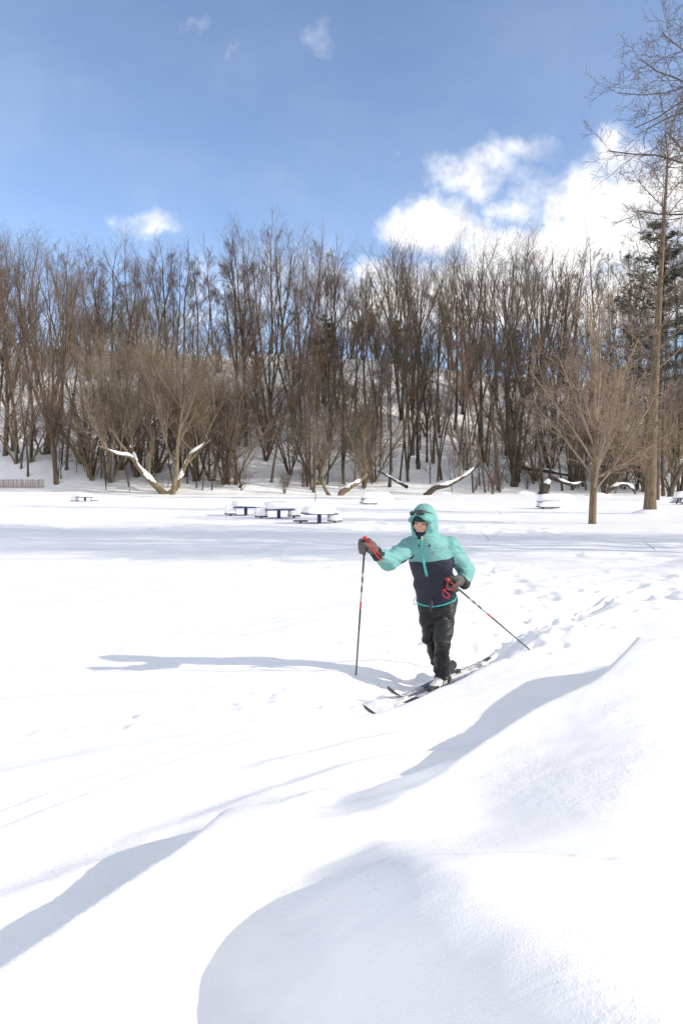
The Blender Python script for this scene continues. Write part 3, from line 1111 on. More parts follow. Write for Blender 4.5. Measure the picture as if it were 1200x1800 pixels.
def loft_mesh(name, prof, wob=0.03, seg=24, seed=0, sx=1.0, sy=1.0, power=2.0, sharp=None):
    """prof: (radius, z) rings; superelliptic plan of half sizes sx, sy"""
    V = []
    a = np.arange(seg) * 2 * math.pi / seg
    c, s = np.cos(a), np.sin(a)
    e = 2.0 / power
    ux, uy = np.sign(c) * np.abs(c) ** e, np.sign(s) * np.abs(s) ** e
    for k, (r, z) in enumerate(prof):
        w = 1 + wob * vnoise(np.cos(a) * 2 + 7 * seed, np.sin(a) * 2 + k * 0.7, seed) * 2
        zz = z + wob * 0.6 * vnoise(np.cos(a) * 2.3 + 3 * seed, np.sin(a) * 2.3 + k, seed + 5)
        V.append(np.stack([ux * r * sx * w, uy * r * sy * w, zz], axis=1))
    n = len(prof)
    V = np.concatenate(V + [np.array([[0, 0, prof[-1][1] + 0.004], [0, 0, prof[0][1]]])])
    i = np.arange(n - 1)[:, None] * seg
    j = np.arange(seg)[None, :]
    j2 = (j + 1) % seg
    q = np.stack([i + j, i + j2, i + seg + j2, i + seg + j], axis=-1).reshape(-1, 4)
    T = [[(n - 1) * seg + k, (n - 1) * seg + (k + 1) % seg, n * seg] for k in range(seg)] + [[(k + 1) % seg, k, n * seg + 1] for k in range(seg)]
    return mesh_arrays(name, V, q, T)


def overhang_tree(seed, loc, label, limbs=17):
    g = random.Random(seed)
    lim = [spec(14, 0, (0, 0), (0, 0), 0, 0, 0),
           spec(9, 9, (0.45, 0.95), (0.28, 0.48), 0.2, 0.015, 0.16, (0.4, 0.55), 0.4),
           spec(6, 6, (0.5, 1.0), (0.42, 0.65), 0.12, -0.03, 0.2, (0.45, 0.6), 0.35),
           spec(5, 5, (0.5, 1.0), (0.45, 0.75), 0.15, 0.0, 0.22, (0.5, 0.65), 0.3),
           spec(3, 0, (0, 0), (0, 0), 0, 0.06, 0.2)]
    gr = Grower(g, lim, 0.0055)
    pts, rad = gr.path((0, 0, -0.4), (0, 0, 1), 16.5, 0.30, 0.09, 14, 0.0, 0.03)
    az = g.uniform(0, 6)
    for k in range(limbs):
        t = 0.58 + 0.41 * k / limbs
        f = t * 13
        i = min(12, int(f))
        p = tuple(pts[i][q] + (pts[i + 1][q] - pts[i][q]) * (f - i) for q in range(3))
        az += 2.4 + g.uniform(-.3, .3)
        gr.grow(p, tilt((0, 0, 1), g.uniform(0.85, 1.2) - 0.35 * t, az), (8.6 - 2.6 * t) * g.uniform(.9, 1.15), 0.11 - 0.05 * t, 1)
    for k in range(14):                                      # the side that reaches over the field
        z = 9.0 + 6.4 * k / 13
        i = min(13, int(z / 16.5 * 13))
        gr.grow(pts[i], nrm((-1.0, g.uniform(-.7, .5), g.uniform(0.1, 0.55))), g.uniform(4.4, 5.6), 0.07 - 0.003 * k, 1)
    r = empty('overhanging_tree', loc)
    link('trunk', tube_mesh('trunk', [(pts, flare(rad))], 12), BARK_PARK, r)
    link('crown', crown_mesh('crown', gr, [1, 2, 3, 4]), TWIG_WARM, r)
    tag(r, label, 'tree')
    return r


young_tree()
tall_tree()
ov = overhang_tree(8, (12.5, 21.5, hz(12.5, 21.5)), 'bare tree whose crooked branches hang in at the top right')
for (xx, yy, rz, s) in [(20.5, 15.5, 1.1, .95), (27.0, 20.0, 2.9, 1.1), (33.0, 15.0, 4.2, 1.15)]:
    o = copy_thing(ov, (xx, yy, hz(xx, yy)), rz, (s, s, s))
    tag(o, 'bare tree beyond the right edge, known by its shadow streaks on the snow', 'tree', 'shadow-casting trees beyond the right edge')
ov['group'] = 'trees along the right edge'


# ------------------------------------------------------------------ pines
def pine(seed, H, bare):
    g = random.Random(seed)
    nr = np.random.RandomState(seed)
    r = empty('pine_tree', (0, 0, 0))
    Gr = Grower(g, [spec(3, 0, (0, 0), (0, 0), 0, 0, 0)], 0.01)
    pts, rad = Gr.path((0, 0, -0.5), (0, 0, 1), H, H * 0.0135, 0.03, 12, 0, 0.01)
    link('trunk', tube_mesh('trunk', [(pts, rad)], 8), BARK_DARK, r)
    br, tuft = [], []
    z = H * bare
    while z < H * 0.985:
        t = (z - H * bare) / (H * (1 - bare))
        L0 = H * 0.25 * (1 - t) ** 0.75 * (0.6 + 0.4 * min(1, t * 4)) + 0.4
        for k in range(g.choice([4, 5, 5])):
            a = g.uniform(0, 6.28)
            L = L0 * g.uniform(.65, 1.1)
            d = nrm((math.cos(a), math.sin(a), 0.10 + 0.35 * t + g.gauss(0, .08)))
            p, rr = Gr.path((0, 0, z), d, L, 0.035 + 0.006 * L, 0.012, 6, 0.03, 0.05)
            br.append((p, rr))
            for s in range(int(L * 8) + 4):
                u = g.uniform(0.28, 1.0)
                f = u * 5
                i = min(4, int(f))
                q = [p[i][c] + (p[i + 1][c] - p[i][c]) * (f - i) for c in range(3)]
                sp = 0.16 * L * (1.1 - 0.5 * u)
                tuft.append((q[0] + g.gauss(0, sp), q[1] + g.gauss(0, sp), q[2] + g.gauss(0, 0.10) + 0.06))
        z += g.uniform(0.55, 1.25)
    link('branches', tube_mesh('branches', br, 4), BARK_DARK, r)
    C = np.array(tuft)
    m = 15
    D = nr.normal(size=(len(C), m, 3))
    D[:, :, 2] = D[:, :, 2] * 0.55 + 0.25
    D /= np.linalg.norm(D, axis=2, keepdims=True)
    S = np.cross(D, nr.normal(size=D.shape))
    S /= np.linalg.norm(S, axis=2, keepdims=True)
    Ln = nr.uniform(0.2, 0.5, size=(len(C), m, 1))
    A = C[:, None, :] - S * 0.026
    B = C[:, None, :] + S * 0.026
    T = C[:, None, :] + D * Ln
    V = np.stack([A, B, T], axis=2).reshape(-1, 3)
    tr = np.arange(len(V)).reshape(-1, 3)
    link('needles', mesh_arrays('needles', V, None, tr, smooth=False), NEEDLES, r)
    return r


pp = pine(3, 26.0, 0.42)
b = ground_at(1163, 876)
b = np.array([ (1152 - 600) / FPX * 74.0, 74.0, hz((1152 - 600) / FPX * 74.0, 74.0)])
pp.location = b
tag(pp, 'big dark green pine towering behind the tall park tree', 'pine', 'pines')
for (px, py, s, rz, lab) in [(572, 715, .62, .5, 'dark pine half hidden on the slope beyond the thin stake'), (700, 705, .55, 2.0, 'dark pine high on the slope behind the skier'),
                             (905, 740, .6, 4.0, 'dark pine among trunks on the slope left of the stump')]:
    b = ground_at(px, py)
    o = copy_thing(pp, b, rz, (s, s, s))
    tag(o, lab, 'pine', 'pines')


# ------------------------------------------------------------------ leaning willow, bent trunks, logs, stump
def px_path(pts, n=5):
    return catmull([W(*p) for p in pts], n)


def snow_on(P, R, a, b, thick=0.9):
    m = len(P)
    i0, i1 = int(a * (m - 1)), int(b * (m - 1))
    Q = P[i0:i1 + 1].copy()
    r = R[i0:i1 + 1] * thick
    k = np.linspace(0, 1, len(Q))
    r = r * (0.25 + 0.75 * np.clip(np.minimum(k, 1 - k) * 8, 0, 1)) * np.clip(0.85 + 1.5 * vnoise(k * 11, k * 0 + P[0][0], 7), 0.12, 1.4)
    Q[:, 2] += R[i0:i1 + 1] * 0.62
    return (Q, r)


def willow():
    base = ground_at(293, 868)
    d = base[1]
    g = random.Random(9)
    limbs = [([(292, 870, d), (278, 858, d), (262, 842, d), (244, 822, d - .5), (230, 803, d - 1), (205, 797, d - 1.5), (172, 783, d - 2)], .47, .12),
             ([(244, 822, d - .5), (238, 805, d), (231, 786, d + .5), (222, 760, d + 1), (216, 730, d + 1)], .28, .08),
             ([(296, 868, d), (310, 858, d + .4), (318, 840, d + .4), (326, 818, d + .2), (336, 798, d), (352, 786, d), (371, 773, d)], .36, .14),
             ([(303, 874, d - 2.5), (307, 850, d - 2.5), (311, 820, d - 2.5), (312, 785, d - 2.5), (318, 740, d - 2), (322, 700, d - 2)], .38, .10),
             ([(262, 842, d), (262, 815, d + .5), (268, 780, d + .6), (262, 740, d + 1), (258, 705, d + 1)], .25, .07),
             ([(311, 820, d - 2.5), (296, 790, d - 2), (285, 750, d - 2), (280, 705, d - 1.5)], .2, .06),
             ([(326, 818, d + .2), (350, 790, d + 1), (370, 750, d + 1.2), (385, 710, d + 1.4)], .2, .06),
             ([(230, 803, d - 1), (205, 770, d - 1), (185, 735, d - 1), (170, 700, d - .5)], .2, .06)]
    r = empty('leaning_willow', base)
    lim = [spec(7, 9, (0.25, 0.7), (0.35, 0.6), 0.12, 0.05, 0.07, (0.4, 0.6), 0.3),
           spec(5, 7, (0.3, 0.7), (0.4, 0.65), 0.12, 0.03, 0.11, (0.45, 0.65), 0.3),
           spec(4, 5, (0.35, 0.8), (0.4, 0.7), 0.12, 0.02, 0.13, (0.5, 0.7), 0.3),
           spec(3, 0, (0, 0), (0, 0), 0, 0.0, 0.15)]
    gr = Grower(g, lim, 0.009)
    for k, (pts, r0, r1) in enumerate(limbs):
        P = px_path(pts, 4) - base
        R = np.linspace(r0, r1, len(P))
        link('trunk' if k in (0, 2, 3) else 'limb', tube_mesh('limb', [(P, R)], 8), BARK_OLIVE, r)
        if k in (0, 2, 1):
            s = snow_on(P, R, .06 if k != 1 else .1, .98 if k != 1 else .6, .9)
            link('snow', tube_mesh('snow', [s], 8), CAP_SNOW, r)
        for q in range(7 if k in (0, 2, 3) else 9):
            i = g.randrange(int(len(P) * .35), len(P))
            gr.grow(tuple(P[i]), tilt((0, 0, 1), g.uniform(.05, .6), g.uniform(0, 6.28)), g.uniform(5.0, 8.5), 0.07, 0)
    link('crown', crown_mesh('crown', gr, [0, 1, 2, 3]), TWIG_OLIVE, r)
    tag(r, 'leaning willow with snow lying along its splayed trunks at the field edge', 'tree')


willow()


def bent(name, pts, r0, r1, bark, snow, label, cat, shoots=0, seed=1):
    P = px_path(pts, 4)
    base = P[0].copy()
    P = P - base
    R = np.linspace(r0, r1, len(P))
    R[0] *= 1.2
    r = empty(name, base)
    link('trunk', tube_mesh('trunk', [(P, R)], 8), bark, r)
    if snow:
        link('snow', tube_mesh('snow', [snow_on(P, R, snow[0], snow[1], snow[2])], 8), CAP_SNOW, r)
    if shoots:
        g = random.Random(seed)
        gr = Grower(g, [spec(6, 7, (0.3, 0.7), (0.35, 0.6), 0.15, 0.03, 0.09, (0.4, 0.6), 0.3), spec(5, 6, (0.3, 0.8), (0.4, 0.65), 0.12, 0.02, 0.12, (0.45, 0.65), 0.3),
                        spec(3, 0, (0, 0), (0, 0), 0, 0, .15)], 0.009)
        for q in range(shoots):
            i = g.randrange(len(P) // 2, len(P))
            gr.grow(tuple(P[i]), tilt((0, 0, 1), g.uniform(.05, .6), g.uniform(0, 6.28)), g.uniform(2.5, 5), 0.06, 0)
        link('crown', crown_mesh('crown', gr, [0, 1, 2]), TWIG_WARM, r)
    tag(r, label, cat)
    return r


bent('snowy_log', [(747, 873, 98), (764, 858, 98), (785, 853, 98), (806, 843, 98.5), (825, 830, 99), (844, 814, 99)], .38, .13, BARK_DARK, (.12, .97, .85),
     'curved leaning trunk topped with snow behind the skier', 'log', 6, 4)
bent('bent_tree', [(597, 875, 98), (601, 866, 98), (611, 859, 98), (622, 852, 98), (632, 846, 98.5), (645, 832, 99)], .42, .2, BARK_OLIVE, (.2, .85, .8),
     'thick bent trunk with snow on it beside the snow-heaped table', 'tree', 8, 5)
bent('bent_tree', [(579, 873, 99), (573, 862, 99), (567, 849, 99), (566, 832, 99), (570, 810, 99.5), (566, 780, 100)], .24, .09, BARK_OLIVE, (.0, .45, .5),
     'slim bow-shaped trunk left of the thick bent trunk', 'tree', 9, 6)
bent('fallen_log', [(903, 815, 116), (925, 823, 114), (955, 827, 112), (985, 832, 110), (1015, 838, 109)], .36, .2, BARK_DARK, (.1, .95, .8), 'long fallen log lying across trunks above the stump', 'log')
bent('fallen_log', [(966, 838, 104), (985, 846, 103), (1008, 852, 103), (1028, 846, 103)], .3, .15, BARK_DARK, (.1, .95, .8), 'short dark fallen log between stump and young tree', 'log')
bent('fallen_log', [(1062, 868, 99), (1075, 858, 99), (1092, 852, 99), (1108, 856, 99), (1116, 868, 99)], .28, .14, BARK_DARK, (.1, .95, .9), 'arching fallen bough in the tangle right of the young tree', 'log')
bent('fallen_log', [(1175, 880, 90), (1180, 860, 91), (1188, 840, 92), (1200, 815, 93)], .38, .2, BARK_DARK, None, 'dark leaning trunk in the tangle at the right edge', 'log')
bent('fallen_log', [(715, 856, 104), (700, 848, 105), (684, 838, 106), (664, 828, 107)], .22, .1, BARK_DARK, (.1, .9, .7), 'slanting dead bough on the slope left of the skier', 'log')
sb = ground_at(953, 869)
sr = empty('broken_stump', sb)
P = np.array([(0, 0, -.3), (.15, 0, .4), (.35, 0, .9), (.6, 0, 1.35), (.62, 0, 1.4)])
link('trunk', tube_mesh('trunk', [(P, np.array([.75, .62, .55, .42, .1]))], 9), BARK_DARK, sr)
P2 = np.array([(.25, 0, 1.0), (.5, 0, 1.45), (.85, 0, 1.75), (1.1, 0, 1.7)])
link('snow', tube_mesh('snow', [(P2, np.array([.12, .42, .36, .1]))], 9), CAP_SNOW, sr)
tag(sr, 'broken leaning stump with a snow cap behind the snow-buried table', 'stump')
for k, (px, py) in enumerate([(925, 868), (1050, 872), (770, 868)]):
    b = ground_at(px, py)
    m = loft_mesh('snow_mound', [(1.0, -.2), (.85, .1), (.6, .28), (.35, .36), (.12, .38)], .2, 18, k, 1.7, 1.1)
    o = link('snow_mound', m, CAP_SNOW, None, b)
    tag(o, 'low snow-covered mound at the edge of the wood, %s' % zone(px), 'snow mound', 'snow mounds at the wood edge, %s' % zone(px))

# ------------------------------------------------------------------ snow fence, stake, sticks
SLAT = material('weathered_slat', (0.16, 0.075, 0.05), (0.27, 0.14, 0.09), 0.85, 4, (1, 1, .2), .3, 9)
WIRE = material('fence_wire', (0.09, 0.085, 0.08), None, 0.5, 9)
f0 = ground_at(20, 858)
fr = empty('snow_fence', f0)
sv, sq = rbox(0.055, 0.015, 1.25, (0, 0, .55), .004)
slat = mesh_arrays('slat', sv, sq, smooth=False)
rf = random.Random(3)
line = []
for k in range(78):
    px = -45 + 122 * k / 77.0
    b = ground_at(px, 858.0) if k % 11 == 0 or k == 77 else None
    line.append((px, b))
kx = [l[0] for l in line if l[1] is not None]
for k, (px, _) in enumerate(line):
    q = np.array([np.interp(px, kx, [l[1][c] for l in line if l[1] is not None]) for c in range(3)])
    o = link('slat', slat, SLAT, fr, q - f0 + np.array([0, 0, rf.gauss(0, .03)]))
    o.rotation_euler = (rf.gauss(0, .03), rf.gauss(0, .05), rf.gauss(0, .2))
for zz in (0.25, 0.6, 0.95):
    P = np.array([np.array([np.interp(px, kx, [l[1][c] for l in line if l[1] is not None]) for c in range(3)]) - f0 + np.array([0, .012, zz]) for px in np.linspace(-45, 77, 14)])
    link('wire', tube_mesh('wire', [(P, np.full(14, .012))], 4), WIRE, fr)
tag(fr, 'low reddish wooden slat snow fence at the left edge of the wood', 'fence')
STAKE = material('stake_wood', (0.15, 0.09, 0.055), (0.24, 0.15, 0.09), .8, 8)
b = ground_at(554, 880)
hh = 30 * b[1] / FPX
o = link('thin_stake', tube_mesh('thin_stake', [(np.array([(0, 0, -.3), (.01, 0, hh * .5), (0, 0, hh), (0, 0, hh + .01)]), np.array([.045, .04, .03, .004]))], 6), STAKE, None, b)
tag(o, 'thin upright wooden stake in the snow behind the blue tables', 'stake')
for (px, py, dx, lab) in [(884, 905, .5, 'thin bent twig poking from the snow right of the skier hood'), (862, 950, .35, 'thin dark twig in the snow beside the teal shoulder'),
                          (1155, 996, .5, 'thin twig lying in the trampled snow near the right edge')]:
    b = ground_at(px, py)
    P = np.array([(0, 0, -.05), (-dx * .35, .05, .10), (-dx * .7, .1, .22 * dx + .1)])
    o = link('stick', tube_mesh('stick', [(P, np.array([.009, .007, .003]))], 5), BARK_DARK, None, b)
    tag(o, lab, 'twig')

# ------------------------------------------------------------------ picnic tables under snow
BLUE = material('blue_painted_steel', (0.022, 0.034, 0.125), (0.030, 0.046, 0.17), 0.45, 7, spec=.5)
PLANK = material('grey_bench_plank', (0.05, 0.052, 0.06), (0.10, 0.10, 0.11), .7, 6, (.3, 2, 2), .3, 9)
CAP = [(1.0, 0), (1.015, .06), (.99, .15), (.94, .24), (.87, .31), (.76, .35), (.45, .37), (.12, .375)]


def square_table(px, py, rz, label, seats, seed, s=1.0, sink=0.0):
    b = ground_at(px, py) - np.array([0, 0, sink])
    r = empty('picnic_table', b)
    r.rotation_euler[2] = rz
    r.scale = (s, s, s)
    tz = 0.40
    v, q = rbox(1.34, 1.34, .055, (0, 0, tz), .012)
    link('table_top', mesh_arrays('table_top', v, q, smooth=False), BLUE, r)
    v, q = rbox(.15, .15, 1.0, (0, 0, tz - .53), .015)
    link('post', mesh_arrays('post', v, q, smooth=False), BLUE, r)
    link('snow_cap', loft_mesh('snow_cap', [(a, z * (.70 + .1 * (seed % 3)) + tz + .028) for a, z in CAP], .10, 36, seed, .65, .65, 4.5), CAP_SNOW, r)
    for k, (ax, ay, snow) in enumerate(seats):
        v, q = rbox(.56, .42, .05, (ax, ay, .09), .012)
        se = link('seat', mesh_arrays('seat', v, q, smooth=False), PLANK, r)
        v, q = rbox(.09, .09, .5, (ax, ay, -.185), .01)
        link('seat_post', mesh_arrays('seat_post', v, q, smooth=False), BLUE, se)
        if snow:
            m = loft_mesh('snow_cap', [(a, z * 1.0 + .117) for a, z in CAP], .12, 28, seed + 10 + k, .275, .205, 4.0)
            m.transform(Matrix.Translation((ax, ay, 0)))
            link('snow_cap', m, CAP_SNOW, se)
    tag(r, label, 'picnic table', 'picnic tables in the snow')


square_table(432, 906, .25, 'blue-edged square table farthest left of three standing in a row', [(-.78, -.28, True), (.75, .2, True)], 1)
square_table(490, 911, .2, 'blue-edged square table in the middle of three in a row', [(-.82, -.12, True), (.72, .15, True)], 2)
square_table(561, 920, .2, 'blue-edged square table nearest the skier, one seat bare', [(-.72, .32, False), (.66, .1, True)], 3)
square_table(150, 881, .1, 'small snow-capped table alone at far left near the willow', [(-.85, -.1, True), (.75, .05, True)], 4, 1.0, .05)


def long_table(px, py, rz, label, seed, L=2.3):
    b = ground_at(px, py)
    r = empty('picnic_table', b)
    r.rotation_euler[2] = rz
    for k in range(5):
        v, q = rbox(L, .145, .045, (0, (k - 2) * .155, .42), .008)
        link('plank', mesh_arrays('plank', v, q, smooth=False), PLANK, r)
    for sx in (-1, 1):
        for sy in (-1, 1):
            P = np.array([(sx * L * .36, sy * .62, -.3), (sx * L * .36, sy * .15, .40)])
            link('leg', tube_mesh('leg', [(P, np.array([.05, .05]))], 4, False), PLANK, r)
    for sy in (-1, 1):
        v, q = rbox(L, .26, .045, (0, sy * .74, .10), .008)
        se = link('seat', mesh_arrays('seat', v, q, smooth=False), PLANK, r)
        m = loft_mesh('snow_cap', [(a, z * .9 + .124) for a, z in CAP], .05, 36, seed + 10, L * .49, .15, 5.0)
        m.transform(Matrix.Translation((0, sy * .74, 0)))
        link('snow_cap', m, CAP_SNOW, se)
    link('snow_cap', loft_mesh('snow_cap', [(a, z * 1.35 + .4425) for a, z in CAP], .05, 44, seed, L * .5, .40, 5.0), CAP_SNOW, r)
    m = loft_mesh('snow_bank', [(1.0, -.12), (.95, .05), (.85, .25), (.7, .42), (.5, .55), (.2, .6)], .1, 36, seed + 3, L * .45, .75, 3.0)
    m.transform(Matrix.Translation((L * .28, -.25, 0)))
    link('snow_bank', m, CAP_SNOW, r)
    tag(r, label, 'picnic table', 'picnic tables in the snow')


long_table(661, 887, .12, 'long picnic table heaped with snow left of the skier hood', 21)
long_table(976, 894, -.12, 'long picnic table buried in snow left of the young tree', 22)
long_table(1212, 886, .1, 'snow-heaped table cut off by the right edge', 23)
# ------------------------------------------------------------------ the skier
TEAL = material('teal_shell_fabric', (0.175, 0.52, 0.47), (0.20, 0.575, 0.52), 0.5, 9, (1, 1, 1), .10, 60, spec=.4)
NAVY = material('navy_shell_fabric', (0.018, 0.019, 0.034), (0.028, 0.029, 0.048), 0.5, 9, (1, 1, 1), .12, 60, spec=.4)
TROUSER = material('charcoal_trouser_fabric', (0.010, 0.010, 0.010), (0.020, 0.020, 0.0195), 0.5, 7, (1, 1, 1), .2, 40, spec=.35)
SKIN = material('skin', (0.56, 0.31, 0.225), (0.64, 0.385, 0.29), 0.5, 40)
GLOVE = material('grey_glove', (0.10, 0.088, 0.078), (0.17, 0.15, 0.135), .75, 30, (1, 1, 1), .5, 60)
CUFF = material('black_knit_cuff', (0.02, 0.02, 0.021), (0.04, 0.04, 0.04), .8, 40)
BEANIE = material('dark_green_knit', (0.012, 0.045, 0.045), (0.02, 0.075, 0.07), .9, 60, (1, 1, 3), .5, 90)
GAITER = material('navy_fleece', (0.012, 0.020, 0.045), (0.02, 0.03, 0.065), .9, 60)
BOOT_W = material('boot_light_grey', (0.45, 0.45, 0.46), (0.62, 0.62, 0.62), .5, 30)
BOOT_B = material('boot_black', (0.018, 0.018, 0.018), (0.035, 0.035, 0.035), .45, 20)
RED = material('red_strap_webbing', (0.42, 0.025, 0.032), (0.55, 0.045, 0.045), .6, 40)
BLACKP = material('black_plastic', (0.014, 0.014, 0.015), None, .35, 20, spec=.5)
WHITEP = material('white_lacquer', (0.36, 0.36, 0.36), (0.5, 0.5, 0.5), .35, 30, spec=.5)
SHAFT = material('dark_grey_shaft', (0.045, 0.042, 0.040), (0.07, 0.066, 0.062), .4, 30, (1, 1, .2), spec=.5)
SKI_TOP = material('ski_topsheet', (0.30, 0.30, 0.31), (0.55, 0.55, 0.55), .35, 10, (1, 1, 1), spec=.5)
LENS = material('dark_lens', (0.03, 0.018, 0.02), (0.05, 0.03, 0.035), .12, 6, spec=.7)
METAL = material('bare_metal', (0.35, 0.35, 0.36), None, .35, 20)


def add_creases(mt, scale, strength, rot, stretch):
    t = mt.node_tree
    x = NX(t)
    tc = x.node('ShaderNodeTexCoord')
    mp = x.node('ShaderNodeMapping')
    mp.inputs['Scale'].default_value = stretch
    mp.inputs['Rotation'].default_value = rot
    t.links.new(tc.outputs['Object'], mp.inputs[0])
    n = x.noise(mp.outputs[0], scale, 2, .5, 1.3)
    bp = x.node('ShaderNodeBump')
    bp.inputs['Strength'].default_value = strength
    bp.inputs['Distance'].default_value = .06
    t.links.new(x.m('ABSOLUTE', x.m('SUBTRACT', n.outputs[0], .5)), bp.inputs['Height'])
    t.links.new(bp.outputs[0], t.nodes['Principled BSDF'].inputs['Normal'])


add_creases(TROUSER, 5.0, .6, (0, .75, 0), (1.0, 1.0, 2.2))
add_creases(GLOVE, 26, .6, (0, .4, 0), (1, 1, 1.6))


def surface_nets(F, org, h):
    s = F < 0
    nx, ny, nz = F.shape
    cnt = np.zeros((nx - 1, ny - 1, nz - 1), dtype=np.int8)
    cor = [(i, j, k) for i in (0, 1) for j in (0, 1) for k in (0, 1)]
    for (i, j, k) in cor:
        cnt += s[i:nx - 1 + i, j:ny - 1 + j, k:nz - 1 + k]
    act = (cnt > 0) & (cnt < 8)
    I = np.argwhere(act)
    idx = np.full(act.shape, -1, dtype=np.int32)
    idx[act] = np.arange(len(I))
    C = np.stack([F[I[:, 0] + i, I[:, 1] + j, I[:, 2] + k] for (i, j, k) in cor], axis=1)
    pos = np.zeros((len(I), 3))
    num = np.zeros(len(I))
    ca = np.array(cor, dtype=float)
    for a in range(8):
        for b in range(a + 1, 8):
            if np.abs(ca[a] - ca[b]).sum() != 1:
                continue
            m = (C[:, a] < 0) != (C[:, b] < 0)
            t = C[m, a] / (C[m, a] - C[m, b])
            pos[m] += ca[a] + t[:, None] * (ca[b] - ca[a])
            num[m] += 1
    V = (I + pos / num[:, None]) * h + org
    Q = []
    for ax in range(3):
        sl0 = [slice(None)] * 3
        sl1 = [slice(None)] * 3
        sl0[ax] = slice(0, F.shape[ax] - 1)
        sl1[ax] = slice(1, F.shape[ax])
        A, B = s[tuple(sl0)], s[tuple(sl1)]
        E = np.argwhere(A != B)
        o1, o2 = (ax + 1) % 3, (ax + 2) % 3
        E = E[(E[:, o1] > 0) & (E[:, o2] > 0) & (E[:, o1] < F.shape[o1] - 1) & (E[:, o2] < F.shape[o2] - 1)]

        def cell(d1, d2):
            e = E.copy()
            e[:, o1] -= d1
            e[:, o2] -= d2
            return idx[e[:, 0], e[:, 1], e[:, 2]]
        q = np.stack([cell(1, 1), cell(0, 1), cell(0, 0), cell(1, 0)], axis=1)
        inside = A[E[:, 0], E[:, 1], E[:, 2]]
        q[~inside] = q[~inside][:, ::-1]
        Q.append(q)
    Q = np.concatenate(Q)
    return V, Q[(Q >= 0).all(axis=1)]


def cap_d(P, a, b, ra, rb):
    a, b = np.asarray(a, float), np.asarray(b, float)
    d = b - a
    t = np.clip(((P - a) @ d) / (d @ d + 1e-12), 0, 1)
    return np.linalg.norm(P - a - t[:, None] * d, axis=1) - (ra + t * (rb - ra))


def chain_d(P, pts, rad, k=0.0):
    out = None
    for i in range(len(pts) - 1):
        d = cap_d(P, pts[i], pts[i + 1], rad[i], rad[i + 1])
        out = d if out is None else (smin(out, d, k) if k else np.minimum(out, d))
    return out


def ell_d(P, c, axes, r):
    """ellipsoid; axes rows are unit vectors"""
    L = (P - np.asarray(c)) @ np.asarray(axes).T
    r = np.asarray(r, float)
    k0 = np.linalg.norm(L / r, axis=1)
    k1 = np.linalg.norm(L / (r * r), axis=1) + 1e-9
    return k0 * (k0 - 1.0) / k1


def smin(a, b, k):
    h = np.clip(0.5 + 0.5 * (b - a) / k, 0, 1)
    return b * (1 - h) + a * h - k * h * (1 - h)


class Field:
    def __init__(self, lo, hi, h):
        self.lo, self.h = np.array(lo, float), h
        n = np.ceil((np.array(hi) - self.lo) / h).astype(int) + 1
        self.n = n
        g = np.meshgrid(*[self.lo[i] + h * np.arange(n[i]) for i in range(3)], indexing='ij')
        self.P = np.stack(g, axis=-1).reshape(-1, 3)

    def mesh(self, name, d, root_loc):
        F = d.reshape(self.n)
        self.F = F
        V, Q = surface_nets(F, self.lo, self.h)
        self.V, self.Q = V, Q
        return mesh_arrays(name, V - root_loc, Q)

    def trace(self, p, d, far=0.5):
        """first surface met from p along d"""
        d = np.asarray(d, float) / np.linalg.norm(d)
        t = 0.0
        while t < far:
            q = (np.asarray(p) + d * t - self.lo) / self.h
            i = np.clip(np.round(q).astype(int), 0, self.n - 1)
            if self.F[i[0], i[1], i[2]] <= 0:
                break
            t += self.h * 0.5
        return np.asarray(p) + d * t


def unit(v):
    v = np.asarray(v, float)
    return v / np.linalg.norm(v)


# joints (where the photograph shows them, with their depth)
J = dict(pelvis=W(767, 1050, 7.20), waist=W(763, 1020, 7.15), chest=W(757, 985, 7.07), upper=W(753, 962, 7.04), neck=W(748, 944, 7.0), head=W(743, 916, 6.93),
         rsh=W(719, 963, 7.03), rel=W(684, 986, 6.84), rwr=W(664, 975, 6.64), rha=W(646, 965, 6.55),
         lsh=W(789, 962, 7.06), lel=W(819, 1002, 7.22), lwr=W(815, 1023, 7.07), lha=W(808, 1036, 7.0),
         rhip=W(752, 1058, 7.22), rkn=W(757, 1122, 7.22), ran=W(780, 1188, 7.50),
         lhip=W(784, 1058, 7.2), lkn=W(777, 1126, 7.06), lan=W(776, 1194, 7.27))
SKI_L_TIP, SKI_L_TAIL = np.array([0.177, 6.19, 0.0]), np.array([1.37, 7.89, 0.0])
SKI_DIR = unit(SKI_L_TIP - SKI_L_TAIL)                              # forwards
LBOOT = SKI_L_TIP - SKI_DIR * 1.22
RBOOT = np.array([0.397, 6.77, 0.0]) - SKI_DIR * 1.03
SKI_Z = 0.012
ROOT = np.array([0.90, 7.35, 0.02])
person = empty('person', ROOT)
tag(person, 'skier in hooded teal and navy jacket and black trousers striding towards the camera', 'person')
TF = unit((-.24, -.95, -.12))                                       # the chest faces this way
TU = unit(J['upper'] - J['pelvis'])
TF = unit(TF - TU * (TF @ TU))
TR = np.cross(TF, TU)                                               # towards her left when looking out: image right
if TR[0] < 0:
    TR = -TR
HF = unit((-.42, -.88, -.27))
HU = unit(np.array([0.02, -.08, 1.0]) - HF * (np.array([0.02, -.08, 1.0]) @ HF))
HR = np.cross(HF, HU)
if HR[0] < 0:
    HR = -HR
HAX = np.array([HR, HF, HU])
HEAD = J['head']


def flat_torso(P, k):
    """stretch the front-back axis so round sections become flat ones"""
    f = (P - J['chest']) @ TF
    return P + (f * (k - 1))[:, None] * TF


def tp(p, k=1.38):
    return flat_torso(np.asarray(p, float)[None, :], k)[0]


